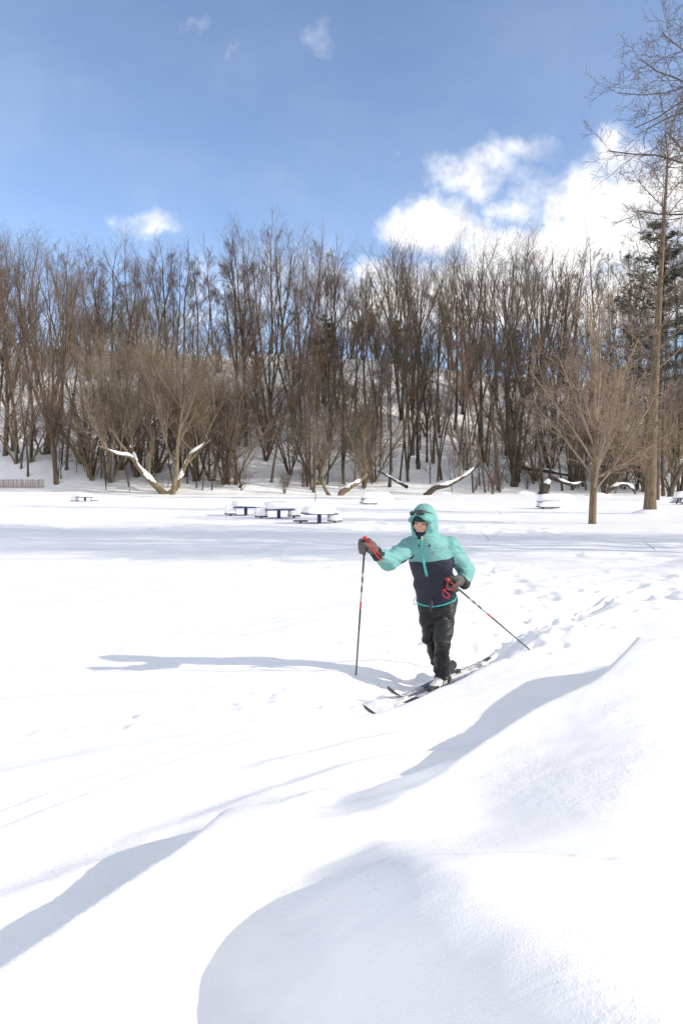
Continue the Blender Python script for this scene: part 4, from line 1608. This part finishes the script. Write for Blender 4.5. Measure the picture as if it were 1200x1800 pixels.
def wrinkle(P, seed, fr, amp):
    n = vnoise3(P * np.asarray(fr) + seed * 3.1, seed)
    m = vnoise3(P * np.asarray(fr) * 2.1 + seed * 1.7, seed + 9)
    return amp * ((1 - np.abs(n * 2) * 1.6) * 0.7 + m * 0.6 - 0.3)


# --- body: one continuous figure (head with the face, trunk, arms, legs)
def build_body():
    f = Field((-.0 + .15, 6.35, -.02), (1.35, 7.85, 1.78), .0125)
    P = f.P
    tor = chain_d(flat_torso(P, 1.45), [tp(J['pelvis'], 1.45), tp(J['waist'], 1.45), tp(J['chest'], 1.45), tp(J['upper'], 1.45)], [.145, .125, .145, .12], .03)
    b = smin(tor, chain_d(P, [J['upper'], J['neck'], HEAD - HU * .05], [.07, .055, .05]), .04)
    for s in 'rl':
        b = smin(b, chain_d(P, [J['upper'] + (J[s + 'sh'] - J['upper']) * .5, J[s + 'sh'], J[s + 'el'], J[s + 'wr'], J[s + 'wr'] + (J[s + 'ha'] - J[s + 'wr']) * .3], [.06, .055, .043, .026, .022]), .03)
        b = smin(b, chain_d(P, [J[s + 'hip'], J[s + 'kn'], J[s + 'an']], [.085, .058, .04]), .04)
        toe = (LBOOT if s == 'l' else RBOOT) + np.array([0, 0, .055])
        b = smin(b, chain_d(P, [J[s + 'an'], toe + SKI_DIR * .02], [.04, .032]), .02)
    b = smin(b, ell_d(P, HEAD, HAX, (.070, .092, .108)), .02)
    me = f.mesh('body', b, ROOT)
    link('body', me, SKIN, person)


build_body()


def build_face():
    """the visible face in finer detail: brow, nose, cheeks and eyes"""
    f = Field(HEAD - .125, HEAD + .125, .0045)
    P = f.P
    L = lambda r, u, w: HEAD + HR * r + HF * u + HU * w
    d = ell_d(P, HEAD, HAX, (.072, .094, .110))
    d = smin(d, ell_d(P, L(0, .05, -.06), HAX, (.048, .042, .05)), .03)
    d = smin(d, chain_d(P, [L(0, .088, .010), L(0, .106, -.030)], [.008, .014]), .012)
    for s in (-1, 1):
        d = smin(d, ell_d(P, L(s * .036, .068, -.028), HAX, (.026, .022, .024)), .015)
        d = smin(d, chain_d(P, [L(s * .014, .090, .020), L(s * .045, .078, .018)], [.008, .007]), .01)
        d = np.maximum(d, -ell_d(P, L(s * .031, .097, .004), HAX, (.017, .012, .008)))
    me = f.mesh('face', d, ROOT)
    link('face', me, SKIN, person)
    EYE_M = material('eye', (0.03, 0.02, 0.018), None, .2, 10)
    BROW = material('brow_hair', (0.09, 0.055, 0.04), None, .8, 50)
    for s in (-1, 1):
        v = [L(s * .018, .091, .003) - ROOT, L(s * .031, .0905, .004) - ROOT, L(s * .044, .083, .003) - ROOT]
        link('eye', tube_mesh('eye', [(np.array(v), np.array([.002, .0045, .002]))], 6), EYE_M, person)
        v = [L(s * .014, .099, .022) - ROOT, L(s * .03, .096, .026) - ROOT, L(s * .046, .086, .022) - ROOT]
        link('eyebrow', tube_mesh('eyebrow', [(np.array(v), np.array([.003, .0035, .002]))], 5), BROW, person)
    # knitted band pulled to the brow, fleece over the chin
    f = Field(HEAD - .16, HEAD + .16, .006)
    P = f.P
    cap = ell_d(P, HEAD + HU * .008, HAX, (.084, .106, .124))
    Lh = (P - HEAD)
    top = np.maximum(cap, -(Lh @ HU - (.024 - .10 * (Lh @ HF - .09))))
    link('beanie', f.mesh('beanie', top, ROOT), BEANIE, person)
    neck = smin(ell_d(P, HEAD - HU * .106 + HF * .012, HAX, (.080, .100, .050)), ell_d(P, L(0, .072, -.106), HAX, (.042, .040, .030)), .03)
    link('neck_gaiter', f.mesh('neck_gaiter', neck, ROOT), GAITER, person)


build_face()


def build_jacket():
    f = Field((.18, 6.45, .74), (1.34, 7.48, 1.80), .0078)
    P = f.P
    k = 1.38
    PT = flat_torso(P, k)
    hem = W(767, 1052, 7.19)
    tor = chain_d(PT, [tp(hem, k), tp(W(764, 1030, 7.16), k), tp(J['waist'], k), tp(J['chest'], k), tp(W(754, 966, 7.045), k)], [.178, .176, .172, .192, .165], .04)
    # cut the hem along the hips
    tor = np.maximum(tor, -((P - W(766, 1055, 7.19)) @ unit(TU + TF * .12)))
    sl = {}
    for s in 'rl':
        sh = J[s + 'sh']
        pts = [J['upper'] + (sh - J['upper']) * .35, sh, sh + (J[s + 'el'] - sh) * .5, J[s + 'el'], J[s + 'el'] + (J[s + 'wr'] - J[s + 'el']) * .55, J[s + 'wr']]
        sl[s] = chain_d(P, pts, [.092, .086, .083, .080, .068, .056], .02)
    yoke = chain_d(P, [J['rsh'] + TU * .01, J['upper'] + TU * .035, J['lsh'] + TU * .01], [.075, .095, .075], .02)
    arms = np.minimum(sl['r'], sl['l'])
    body = smin(smin(tor, yoke, .05), arms, .045)
    # hood and high collar
    L = lambda r, u, w: HEAD + HR * r + HF * u + HU * w
    collar = chain_d(P, [J['upper'] + TF * .02, J['neck'] + TF * .022, L(0, .028, -.085)], [.115, .100, .094], .03)
    hood = ell_d(P, L(.004, -.014, .020), HAX, (.112, .126, .132))
    back = ell_d(P, L(.0, -.05, -.07), HAX, (.115, .110, .13))
    brim = chain_d(P, [L(-.085, .075, .030), L(-.05, .118, .066), L(0, .132, .076), L(.05, .118, .066), L(.085, .075, .030), L(.088, .055, -.045)], [.02, .018, .018, .018, .02, .025], .01)
    hd = smin(smin(hood, back, .05), collar, .04)
    hd = smin(hd, brim, .02)
    hole = ell_d(P, L(0, .125, .002), HAX, (.076, .105, .084))
    cav = ell_d(P, L(0, .0, .0), HAX, (.092, .118, .128))
    chin = ell_d(P, L(0, .12, -.045), HAX, (.062, .08, .058))
    hd = np.maximum(hd, -np.minimum(np.minimum(hole, cav), chin))
    j = smin(body, hd, .03)
    j = np.maximum(j, -np.minimum(np.minimum(hole, cav), chin))
    near = np.abs(j) < .03
    Pn = P[near]
    rel = (Pn - J['chest']) @ np.array([TR, TF, TU]).T
    w = wrinkle(np.stack([rel[:, 0] + .45 * rel[:, 2], rel[:, 1] * .5, rel[:, 2] * 1.0 - .5 * rel[:, 0]], axis=1), 3, (5, 4, 11), .014)
    onarm = sm((tor[near] - arms[near]) / .05)
    wa = wrinkle(np.stack([Pn[:, 0] - .5 * Pn[:, 2], Pn[:, 1], Pn[:, 2] + .6 * Pn[:, 0]], axis=1), 5, (6, 6, 17), .020)
    wh = wrinkle(Pn, 8, (7, 7, 12), .011)
    onhead = sm(((Pn - HEAD) @ HU + .14) / .05)
    w = w * (1 - onarm) + wa * onarm
    w = w * (1 - onhead) + wh * onhead
    j[near] += w * .9
    me = f.mesh('jacket', j, ROOT)
    # teal above the yoke seam, on the sleeves and hood; navy below: a smooth signed field, cut sharply in the material
    c = f.V
    tq = chain_d(flat_torso(c, k), [tp(hem, k), tp(J['waist'], k), tp(J['chest'], k)], [.178, .172, .192])
    ar, al = [chain_d(c, [J[s + 'sh'], J[s + 'el'], J[s + 'wr']], [.086, .08, .056]) for s in 'rl']
    rel = (c - J['chest']) @ np.array([TR, TF, TU]).T
    seam = .052 - .30 * np.clip(np.abs(rel[:, 0]) - .11, 0, .08)
    arm_d = np.minimum(ar + .008, al - .004)
    nv = np.minimum(seam - rel[:, 2], arm_d + .012 - tq)
    sr = unit(J['rel'] - J['rsh'])
    tpos = (c - J['rsh']) @ sr
    under = (c - J['rsh'] - tpos[:, None] * sr) @ np.array([0.25, 0.1, -1.0])
    gus = np.minimum(np.minimum(under - .052, al - ar), np.minimum(tpos - .05, .20 - tpos))
    nv = np.maximum(nv, gus)
    at = me.attributes.new('navy', 'FLOAT', 'POINT')
    at.data.foreach_set('value', nv.astype(np.float32))
    shell = bpy.data.materials.new('two_tone_shell_fabric')
    shell.use_nodes = True
    x = NX(shell.node_tree)
    an = x.node('ShaderNodeAttribute', attribute_name='navy')
    tc = x.node('ShaderNodeTexCoord')
    nz = x.noise(tc.outputs['Object'], 9, 4, .6)
    teal = x.mix(nz.outputs[0], (0.140, 0.335, 0.315), (0.18, 0.395, 0.37))
    navy = x.mix(nz.outputs[0], (0.016, 0.017, 0.030), (0.030, 0.031, 0.050))
    bb = shell.node_tree.nodes['Principled BSDF']
    shell.node_tree.links.new(x.mix(x.sstep(an.outputs['Fac'], -.0012, .0012), teal, navy), bb.inputs['Base Color'])
    bb.inputs['Roughness'].default_value = .62
    bb.inputs['Specular IOR Level'].default_value = .28
    mp = x.node('ShaderNodeMapping')
    mp.inputs['Scale'].default_value = (1.0, 1.0, 2.2)
    mp.inputs['Rotation'].default_value = (0.0, 0.6, 0.0)
    shell.node_tree.links.new(tc.outputs['Object'], mp.inputs[0])
    fb = x.noise(mp.outputs[0], 8.5, 2, .5, 1.2)
    rid = x.m('ABSOLUTE', x.m('SUBTRACT', fb.outputs[0], .5))
    bp = x.node('ShaderNodeBump')
    bp.inputs['Strength'].default_value = .5
    bp.inputs['Distance'].default_value = .05
    shell.node_tree.links.new(rid, bp.inputs['Height'])
    shell.node_tree.links.new(bp.outputs[0], bb.inputs['Normal'])
    ja = link('jacket', me, shell, person)
    # zip: teal upper flap, dark lower seam
    def strip(name, pix, wdt, matl, lift=.006):
        V, Q = [], []
        for i, (px, py) in enumerate(pix):
            p = f.trace(W(px, py, 6.3), ray(px, py), 1.2)
            V += [p - TR * wdt / 2 + TF * lift - ROOT, p + TR * wdt / 2 + TF * lift - ROOT, p - TR * wdt / 2 - TF * .01 - ROOT, p + TR * wdt / 2 - TF * .01 - ROOT]
            if i:
                a, b = (i - 1) * 4, i * 4
                Q += [[a, b, b + 1, a + 1], [a + 2, b + 2, b, a], [a + 1, b + 1, b + 3, a + 3]]
        n = (len(pix) - 1) * 4
        Q += [[0, 1, 3, 2], [n, n + 2, n + 3, n + 1]]
        o = link(name, mesh_arrays(name, np.array(V), np.array(Q)), matl, ja)
        return o
    TEAL_D = material('teal_zip_flap', (0.09, 0.40, 0.37), (0.11, 0.46, 0.42), .5, 20)
    ys = np.linspace(946, 1013, 12)
    strip('zip_flap', [(740.5 + (y - 946) * .05 + (max(0, y - 975)) ** 1.3 * .058, y) for y in ys], .024, TEAL_D)
    ys = np.linspace(1014, 1052, 8)
    strip('zip_seam', [(749.5 + (y - 1013) * .33, y) for y in ys], .008, BLACKP, .003)
    strip('zip_pull', [(741, 943), (741.6, 946), (742.2, 949)], .010, material('brass_pull', (0.6, 0.5, 0.2), None, .4, 9), .012)
    strip('drawcord_toggle', [(736, 957), (736.2, 960)], .012, BLACKP, .012)
    strip('drawcord_toggle', [(754.4, 957.5), (755.0, 961)], .012, BLACKP, .012)
    LOGO = bpy.data.materials.new('woven_patch')
    LOGO.use_nodes = True
    x = NX(LOGO.node_tree)
    tc = x.node('ShaderNodeTexCoord')
    nz = x.noise(tc.outputs['Object'], 330, 1, .5)
    bb = LOGO.node_tree.nodes['Principled BSDF']
    LOGO.node_tree.links.new(x.mix(x.sstep(nz.outputs[0], .52, .6), (0.05, 0.06, 0.14), (0.42, 0.42, 0.46)), bb.inputs['Base Color'])
    bb.inputs['Roughness'].default_value = .8
    V = []
    for (px, py) in [(758.4, 970.2), (768.3, 970.4), (768.2, 974.2), (758.4, 974.0)]:
        p = f.trace(W(px, py, 6.3), ray(px, py), 1.2)
        V.append(p + TF * .006 - ROOT)
    V += [v - TF * .012 for v in V]
    link('chest_patch', mesh_arrays('chest_patch', np.array(V), [[3, 2, 1, 0], [0, 1, 5, 4], [1, 2, 6, 5], [2, 3, 7, 6], [3, 0, 4, 7]], smooth=False), LOGO, ja)
    # pocket seam folds
    strip('pocket_seam', [(756 + i * 4.5, 1007.5 - i * .9) for i in range(6)], .004, BLACKP, .002)
    # bright hem cord round the hips
    ring = []
    c0 = W(766, 1052.5, 7.19)
    for a in np.linspace(0, 2 * math.pi, 41)[:-1]:
        d = TR * math.cos(a) + TF * math.sin(a)
        up = unit(TU + TF * .12)
        d = unit(d - up * (d @ up))
        p = f.trace(c0 + up * .016 + d * .42, -d, .42)
        ring.append(p + d * .002 - up * .010 - ROOT)
    ring.append(ring[0])
    TRIM = material('bright_teal_trim', (0.03, 0.42, 0.36), (0.05, 0.5, 0.42), .5, 20)
    link('hem_trim', tube_mesh('hem_trim', [(np.array(ring), np.full(41, .0075))], 6), TRIM, ja)
    q = [W(731, 1049, 7.05), W(727, 1055, 7.03), W(728, 1063, 7.03), W(731, 1062, 7.03), W(732.5, 1053, 7.04)]
    link('drawcord', tube_mesh('drawcord', [(catmull(q, 4) - ROOT, np.full(17, .0022))], 5), BLACKP, ja)
    return f


JF = build_jacket()


def build_trousers():
    f = Field((.55, 6.85, -.02), (1.25, 7.80, .99), .0078)
    P = f.P
    k = 1.3
    seat = chain_d(flat_torso(P, k), [tp(W(767, 1046, 7.2), k), tp(W(768, 1066, 7.21), k)], [.158, .150])
    legs = None
    for s in 'rl':
        hp, kn, an = J[s + 'hip'], J[s + 'kn'], J[s + 'an']
        ft = an + np.array([0, 0, .0])
        c = chain_d(P, [hp + np.array([0, 0, -.02]), hp + (kn - hp) * .5, kn, kn + (an - kn) * .5, ft], [.098, .090, .074, .072, .064], .02)
        legs = c if legs is None else smin(legs, c, .012)
    d = smin(seat, legs, .05)
    near = np.abs(d) < .035
    Pn = P[near]
    diag = np.stack([Pn[:, 0] * 7 + Pn[:, 2] * 5, Pn[:, 1] * 7, Pn[:, 2] * 13 - Pn[:, 0] * 9], axis=1)
    w1 = wrinkle(diag, 4, (.9, .9, .9), .020)
    w2 = wrinkle(diag, 6, (.8, .8, 1.3), .020)
    low = sm((.42 - Pn[:, 2]) / .3)
    d[near] += w1 * (1 - .4 * low) + w2 * low
    d = np.maximum(d, .105 + .012 * np.sin(P[:, 0] * 40) - P[:, 2])
    d = np.maximum(d, P[:, 2] - .955)
    tr = link('trousers', f.mesh('trousers', d, ROOT), TROUSER, person)
    q = [W(758, 1056, 7.02), W(757, 1066, 7.0), W(756.5, 1076, 6.99)]
    link('fly_flap', tube_mesh('fly_flap', [(catmull(q, 4) - ROOT, np.array([.008, .012, .015, .015, .014, .012, .010, .008, .003]))], 7), NAVY, tr)


build_trousers()


def glove(side, hand, wrist, paxis, pole_pt, flip):
    """closed mitt-like glove with five fingers round the pole; paxis points up the pole"""
    f = Field(hand - .15, hand + .15, .0052)
    P = f.P
    a = unit(paxis)
    w = wrist - pole_pt
    w = unit(w - a * (w @ a))
    c = np.cross(a, w) * flip
    g = lambda x, y, z: pole_pt + w * x + c * y + a * z
    d = ell_d(P, g(.044, .006, 0), np.array([w, c, a]), (.046, .032, .060))
    d = smin(d, chain_d(P, [g(.06, .004, -.002), wrist + (g(.06, 0, 0) - wrist) * .35], [.042, .044]), .03)
    fing = None
    for i, (h, r, ln) in enumerate([(.045, .0175, 1.0), (.016, .0185, 1.08), (-.014, .0178, 1.0), (-.042, .0158, .86)]):
        ch = chain_d(P, [g(.040, .034, h), g(.002, .047 * ln, h - .002), g(-.036 * ln, .026, h - .004), g(-.036 * ln, -.014, h - .004), g(-.006, -.034 * ln, h - .002)],
                     [r * 1.05, r * 1.08, r, r * .95, r * .85])
        fing = ch if fing is None else smin(fing, ch, .004)
    d = smin(d, fing, .008)
    th = chain_d(P, [g(.055, -.026, .022), g(.020, -.044, .044), g(-.018, -.040, .056)], [.022, .019, .016])
    d = smin(d, th, .008)
    near = np.abs(d) < .02
    d[near] += wrinkle(P[near], 7, (40, 40, 40), .003)
    o = link('glove', f.mesh('glove', d, ROOT), GLOVE, person)
    v = unit(wrist - g(.06, 0, 0))
    m = wrist - v * .015
    link('cuff', tube_mesh('cuff', [(np.array([m - v * .035, m - v * .03, m, m + v * .035, m + v * .045]) - ROOT, np.array([.03, .052, .054, .058, .04]))], 14), CUFF, o)


# poles: line through the grip
RP_TOP, RP_BOT = W(641.5, 946, 6.56), W(626, 1177, 7.24)
RP_BOT = RP_BOT + (RP_BOT - RP_TOP) * .13
LP_TOP, LP_BOT = W(786, 1019, 6.92), W(929, 1141, 8.12)
LP_BOT = LP_BOT + (LP_BOT - LP_TOP) * .10
ra, la = unit(RP_TOP - RP_BOT), unit(LP_TOP - LP_BOT)
RG = RP_TOP - ra * .085
LG = LP_TOP - la * .13
glove('r', RG + np.array([.02, .02, 0]), J['rwr'] + np.array([.0, 0, 0]), ra, RG, 1)
glove('l', LG + np.array([.0, .02, .02]), J['lwr'] + np.array([0, 0, -.008]), la, LG, 1)


def pole(top, bot, label, strap_pts):
    a = unit(top - bot)
    L = np.linalg.norm(top - bot)
    r = empty('ski_pole', bot)
    at = lambda t: (a * t)
    segs = [('shaft', 0.04, .40, SHAFT), ('shaft', .40, .545, BLACKP), ('red_band', .545, .60, RED), ('white_band', .60, .66, WHITEP), ('shaft', .66, .70, SHAFT), ('white_band', .70, .725, WHITEP),
            ('shaft', .725, .76, SHAFT), ('white_band', .76, .785, WHITEP), ('shaft', .785, .90, SHAFT)]
    for n, t0, t1, m in segs:
        rr = .0085
        P = np.array([at(L * t0), at(L * (t0 + .0015)), at(L * (t1 - .0015)), at(L * t1)])
        link(n, tube_mesh(n, [(P, np.array([rr * .96, rr, rr, rr * .96]) * (0.85 + .2 * (t0 + t1) / 2))], 10), m, r)
    P = np.array([at(L - .17), at(L - .165), at(L - .10), at(L - .05), at(L - .02), at(L - .004), at(L)])
    link('grip', tube_mesh('grip', [(P, np.array([.008, .014, .0165, .0155, .019, .017, .004]))], 12), BLACKP, r)
    P = np.array([at(L - .012), at(L + .004), at(L + .012), at(L + .016)])
    link('grip_cap', tube_mesh('grip_cap', [(P, np.array([.017, .019, .015, .003]))], 12), RED, r)
    P = np.array([at(.0), at(.03), at(.06)])
    link('tip', tube_mesh('tip', [(P, np.array([.002, .005, .006]))], 8), METAL, r)
    P = np.array([at(.055), at(.058), at(.075), at(.09)])
    link('basket', tube_mesh('basket', [(P, np.array([.028, .032, .016, .009]))], 12), BLACKP, r)
    for s in strap_pts:
        c = catmull(s, 5) - bot
        link('strap', tube_mesh('strap', [(c, np.full(len(c), .0048))], 6), RED, r)
    tag(r, label, 'ski pole', 'ski poles held by the skier')
    return r


pole(RP_TOP, RP_BOT, 'upright dark ski pole planted in front, held in the raised glove',
     [[RP_TOP - ra * .01, W(649, 951, 6.50), W(659, 966, 6.52), W(674, 983, 6.66), W(668, 984, 6.60), W(656, 969, 6.48), W(646, 954, 6.46), RP_TOP - ra * .02]])
pole(LP_TOP, LP_BOT, 'slanting dark ski pole trailing behind from the glove at the hip',
     [[LP_TOP - la * .01, W(790, 1023, 6.86), W(796, 1027, 6.85), W(798, 1034, 6.86), W(790, 1037, 6.86), W(784, 1033, 6.86), W(787, 1025, 6.86)],
      [W(783, 1036, 6.86), W(778, 1037, 6.86), W(779, 1047, 6.86), W(786, 1051, 6.86), W(789, 1046, 6.86), W(779, 1037, 6.85)]])


# --- skis and boots
def ski(tip, label, seed):
    """cross-country ski, 2.05 m, tip curled up"""
    r = empty('cross_country_ski', tip)
    n = 40
    s = np.linspace(0, 2.07, n)
    side = np.array([SKI_DIR[1], -SKI_DIR[0], 0.0])
    z = SKI_Z + .020 + .13 * np.clip(1 - s / .30, 0, 1) ** 2 + .012 * np.clip((s - 1.85) / .2, 0, 1) ** 2 + .012 * np.exp(-((s - 1.1) / .35) ** 2)
    w = .0265 * np.clip((s + .015) / .05, .25, 1) ** .6 * np.where(s > 2.03, .7, 1)
    th = np.where(np.abs(s - 1.1) < .5, .013, .009) * np.clip((s + .03) / .1, .4, 1)
    V, Q = [], []
    for i in range(n):
        p = -SKI_DIR * s[i] + np.array([0, 0, z[i]])
        V += [p - side * w[i] - [0, 0, th[i]], p + side * w[i] - [0, 0, th[i]], p + side * w[i], p - side * w[i]]
        if i:
            a, b = (i - 1) * 4, i * 4
            for k in range(4):
                k2 = (k + 1) % 4
                Q.append([a + k, a + k2, b + k2, b + k])
    Q += [[3, 2, 1, 0], [n * 4 - 4, n * 4 - 3, n * 4 - 2, n * 4 - 1]]
    me = mesh_arrays('ski_body', np.array(V), np.array(Q), smooth=False)
    mi = np.zeros(len(Q), dtype=np.int32)
    for i in range(1, n):
        dark = s[i] < .16 or (.62 < s[i] < .86) or (1.26 < s[i] < 1.34) or s[i] > 1.95
        for k in range(4):
            mi[(i - 1) * 4 + k] = 1 if (dark or k == 0) else 0
    me.polygons.foreach_set('material_index', mi)
    link('ski_body', me, [SKI_TOP, BLACKP], r)
    b0 = 1.12
    M = np.stack([side, SKI_DIR, np.array([0, 0, 1.0])], axis=1)
    for (nm, sx, sy, sz, off, hgt, mm) in [('binding_plate', .045, .30, .012, -.08, .006, BLACKP), ('binding_clamp', .055, .09, .03, .03, .02, SHAFT)]:
        v, q = rbox(sx, sy, sz, (0, 0, 0), .004)
        v = v @ M.T + (-SKI_DIR * (b0 - off) + np.array([0, 0, SKI_Z + .032 + hgt]))
        link(nm, mesh_arrays(nm, v, q, smooth=False), mm, r)
    tag(r, label, 'ski', 'pair of cross-country skis')


ski(SKI_L_TIP, 'cross-country ski under the forward boot, its black tip curling up nearest the camera', 1)
ski(np.array([0.397, 6.77, 0.0]), 'cross-country ski under the trailing boot, its dark tip just behind the other', 2)


def boot(at, ankle, lift):
    f = Field(at + np.array([-.24, -.26, -.0]), at + np.array([.24, .30, .34]), .0062)
    P = f.P
    up = np.array([0, 0, 1.0])
    side = np.array([SKI_DIR[1], -SKI_DIR[0], 0.0])
    hl = .085 + lift
    toe, heel = at + SKI_DIR * .085 + up * .075, at - SKI_DIR * .165 + up * hl
    mid = (toe + heel) / 2
    d = chain_d(P, [toe - up * .004, mid + up * .012, heel + up * .01], [.041, .050, .045], .02)
    d = smin(d, chain_d(P, [mid - SKI_DIR * .06 + up * .02, ankle + up * .03], [.046, .052]), .035)
    d = np.maximum(d, (at[2] + .043 + np.clip((at - P) @ SKI_DIR, 0, 1) * lift / .2) - P[:, 2])
    near = np.abs(d) < .02
    d[near] += wrinkle(P[near], 2, (30, 30, 40), .004)
    me = f.mesh('boot', d, ROOT)
    c = f.V[f.Q].mean(axis=1)
    s = (c - at) @ SKI_DIR
    black = (c[:, 2] < at[2] + .068 + np.clip(-s, 0, 1) * lift / .2) | (s < -.075) | ((s > .062) & (c[:, 2] < at[2] + .085)) | (np.abs(s + .01) < .008) | (np.abs(s + .045) < .006)
    if lift:
        black[:] = True
    me.polygons.foreach_set('material_index', black.astype(np.int32))
    link('boot', me, [BOOT_W, BOOT_B], person)


boot(LBOOT, J['lan'], .0)
boot(RBOOT, J['ran'], .03)

# --- sunglasses pushed up on the hood
def shades():
    L = lambda r, u, w: HEAD + HR * r + HF * u + HU * w
    base = L(0, .13, .085)
    r = empty('sunglasses', base)

    def on(px, py, out=.008):
        p = JF.trace(W(px, py, 6.3), ray(px, py), 1.2)
        return p - ray(px, py) * out
    for (nm, pix) in [('lens', [(729.5, 898.5), (735, 897.5), (744, 897), (747, 899.5), (744.5, 904), (738, 905.5), (731.5, 904.5)]),
                      ('lens', [(719.8, 902), (721.5, 899.8), (726.5, 899), (728, 901), (726.2, 905), (722, 906.3), (720, 905)])]:
        c0 = np.mean(pix, axis=0)
        dep = min(np.linalg.norm(on(px, py, .0) - np.array([0, 0, EYE])) for px, py in pix) - .008
        V = []
        for off in (0, .006):
            for (px, py) in pix:
                rr = ray(px, py)
                V.append(np.array([0, 0, EYE]) + rr / np.linalg.norm(rr) * (dep + off) - base)
        rr = ray(*c0)
        V.append(np.array([0, 0, EYE]) + rr / np.linalg.norm(rr) * (dep - .006) - base)
        n = len(pix)
        T = [[(k + 1) % n, k, 2 * n] for k in range(n)]
        Q = [[k, (k + 1) % n, n + (k + 1) % n, n + k] for k in range(n)]
        link(nm, mesh_arrays(nm, np.array(V), np.array(Q), np.array(T)), LENS, r)
    P = np.array([on(px, py) for (px, py) in [(719.5, 901), (724, 898.8), (729, 898.8), (738, 897), (747, 898.2)]]) - base
    link('frame', tube_mesh('frame', [(P, np.full(5, .0042))], 6), BLACKP, r)
    P = np.array([on(px, py, .004) for (px, py) in [(746, 899), (752, 900.5), (757, 902), (762, 905)]]) - base
    link('temple', tube_mesh('temple', [(P, np.array([.004, .0034, .003, .0034]))], 6), BLACKP, r)
    tag(r, 'dark sunglasses pushed up onto the front of the teal hood', 'sunglasses')


shades()
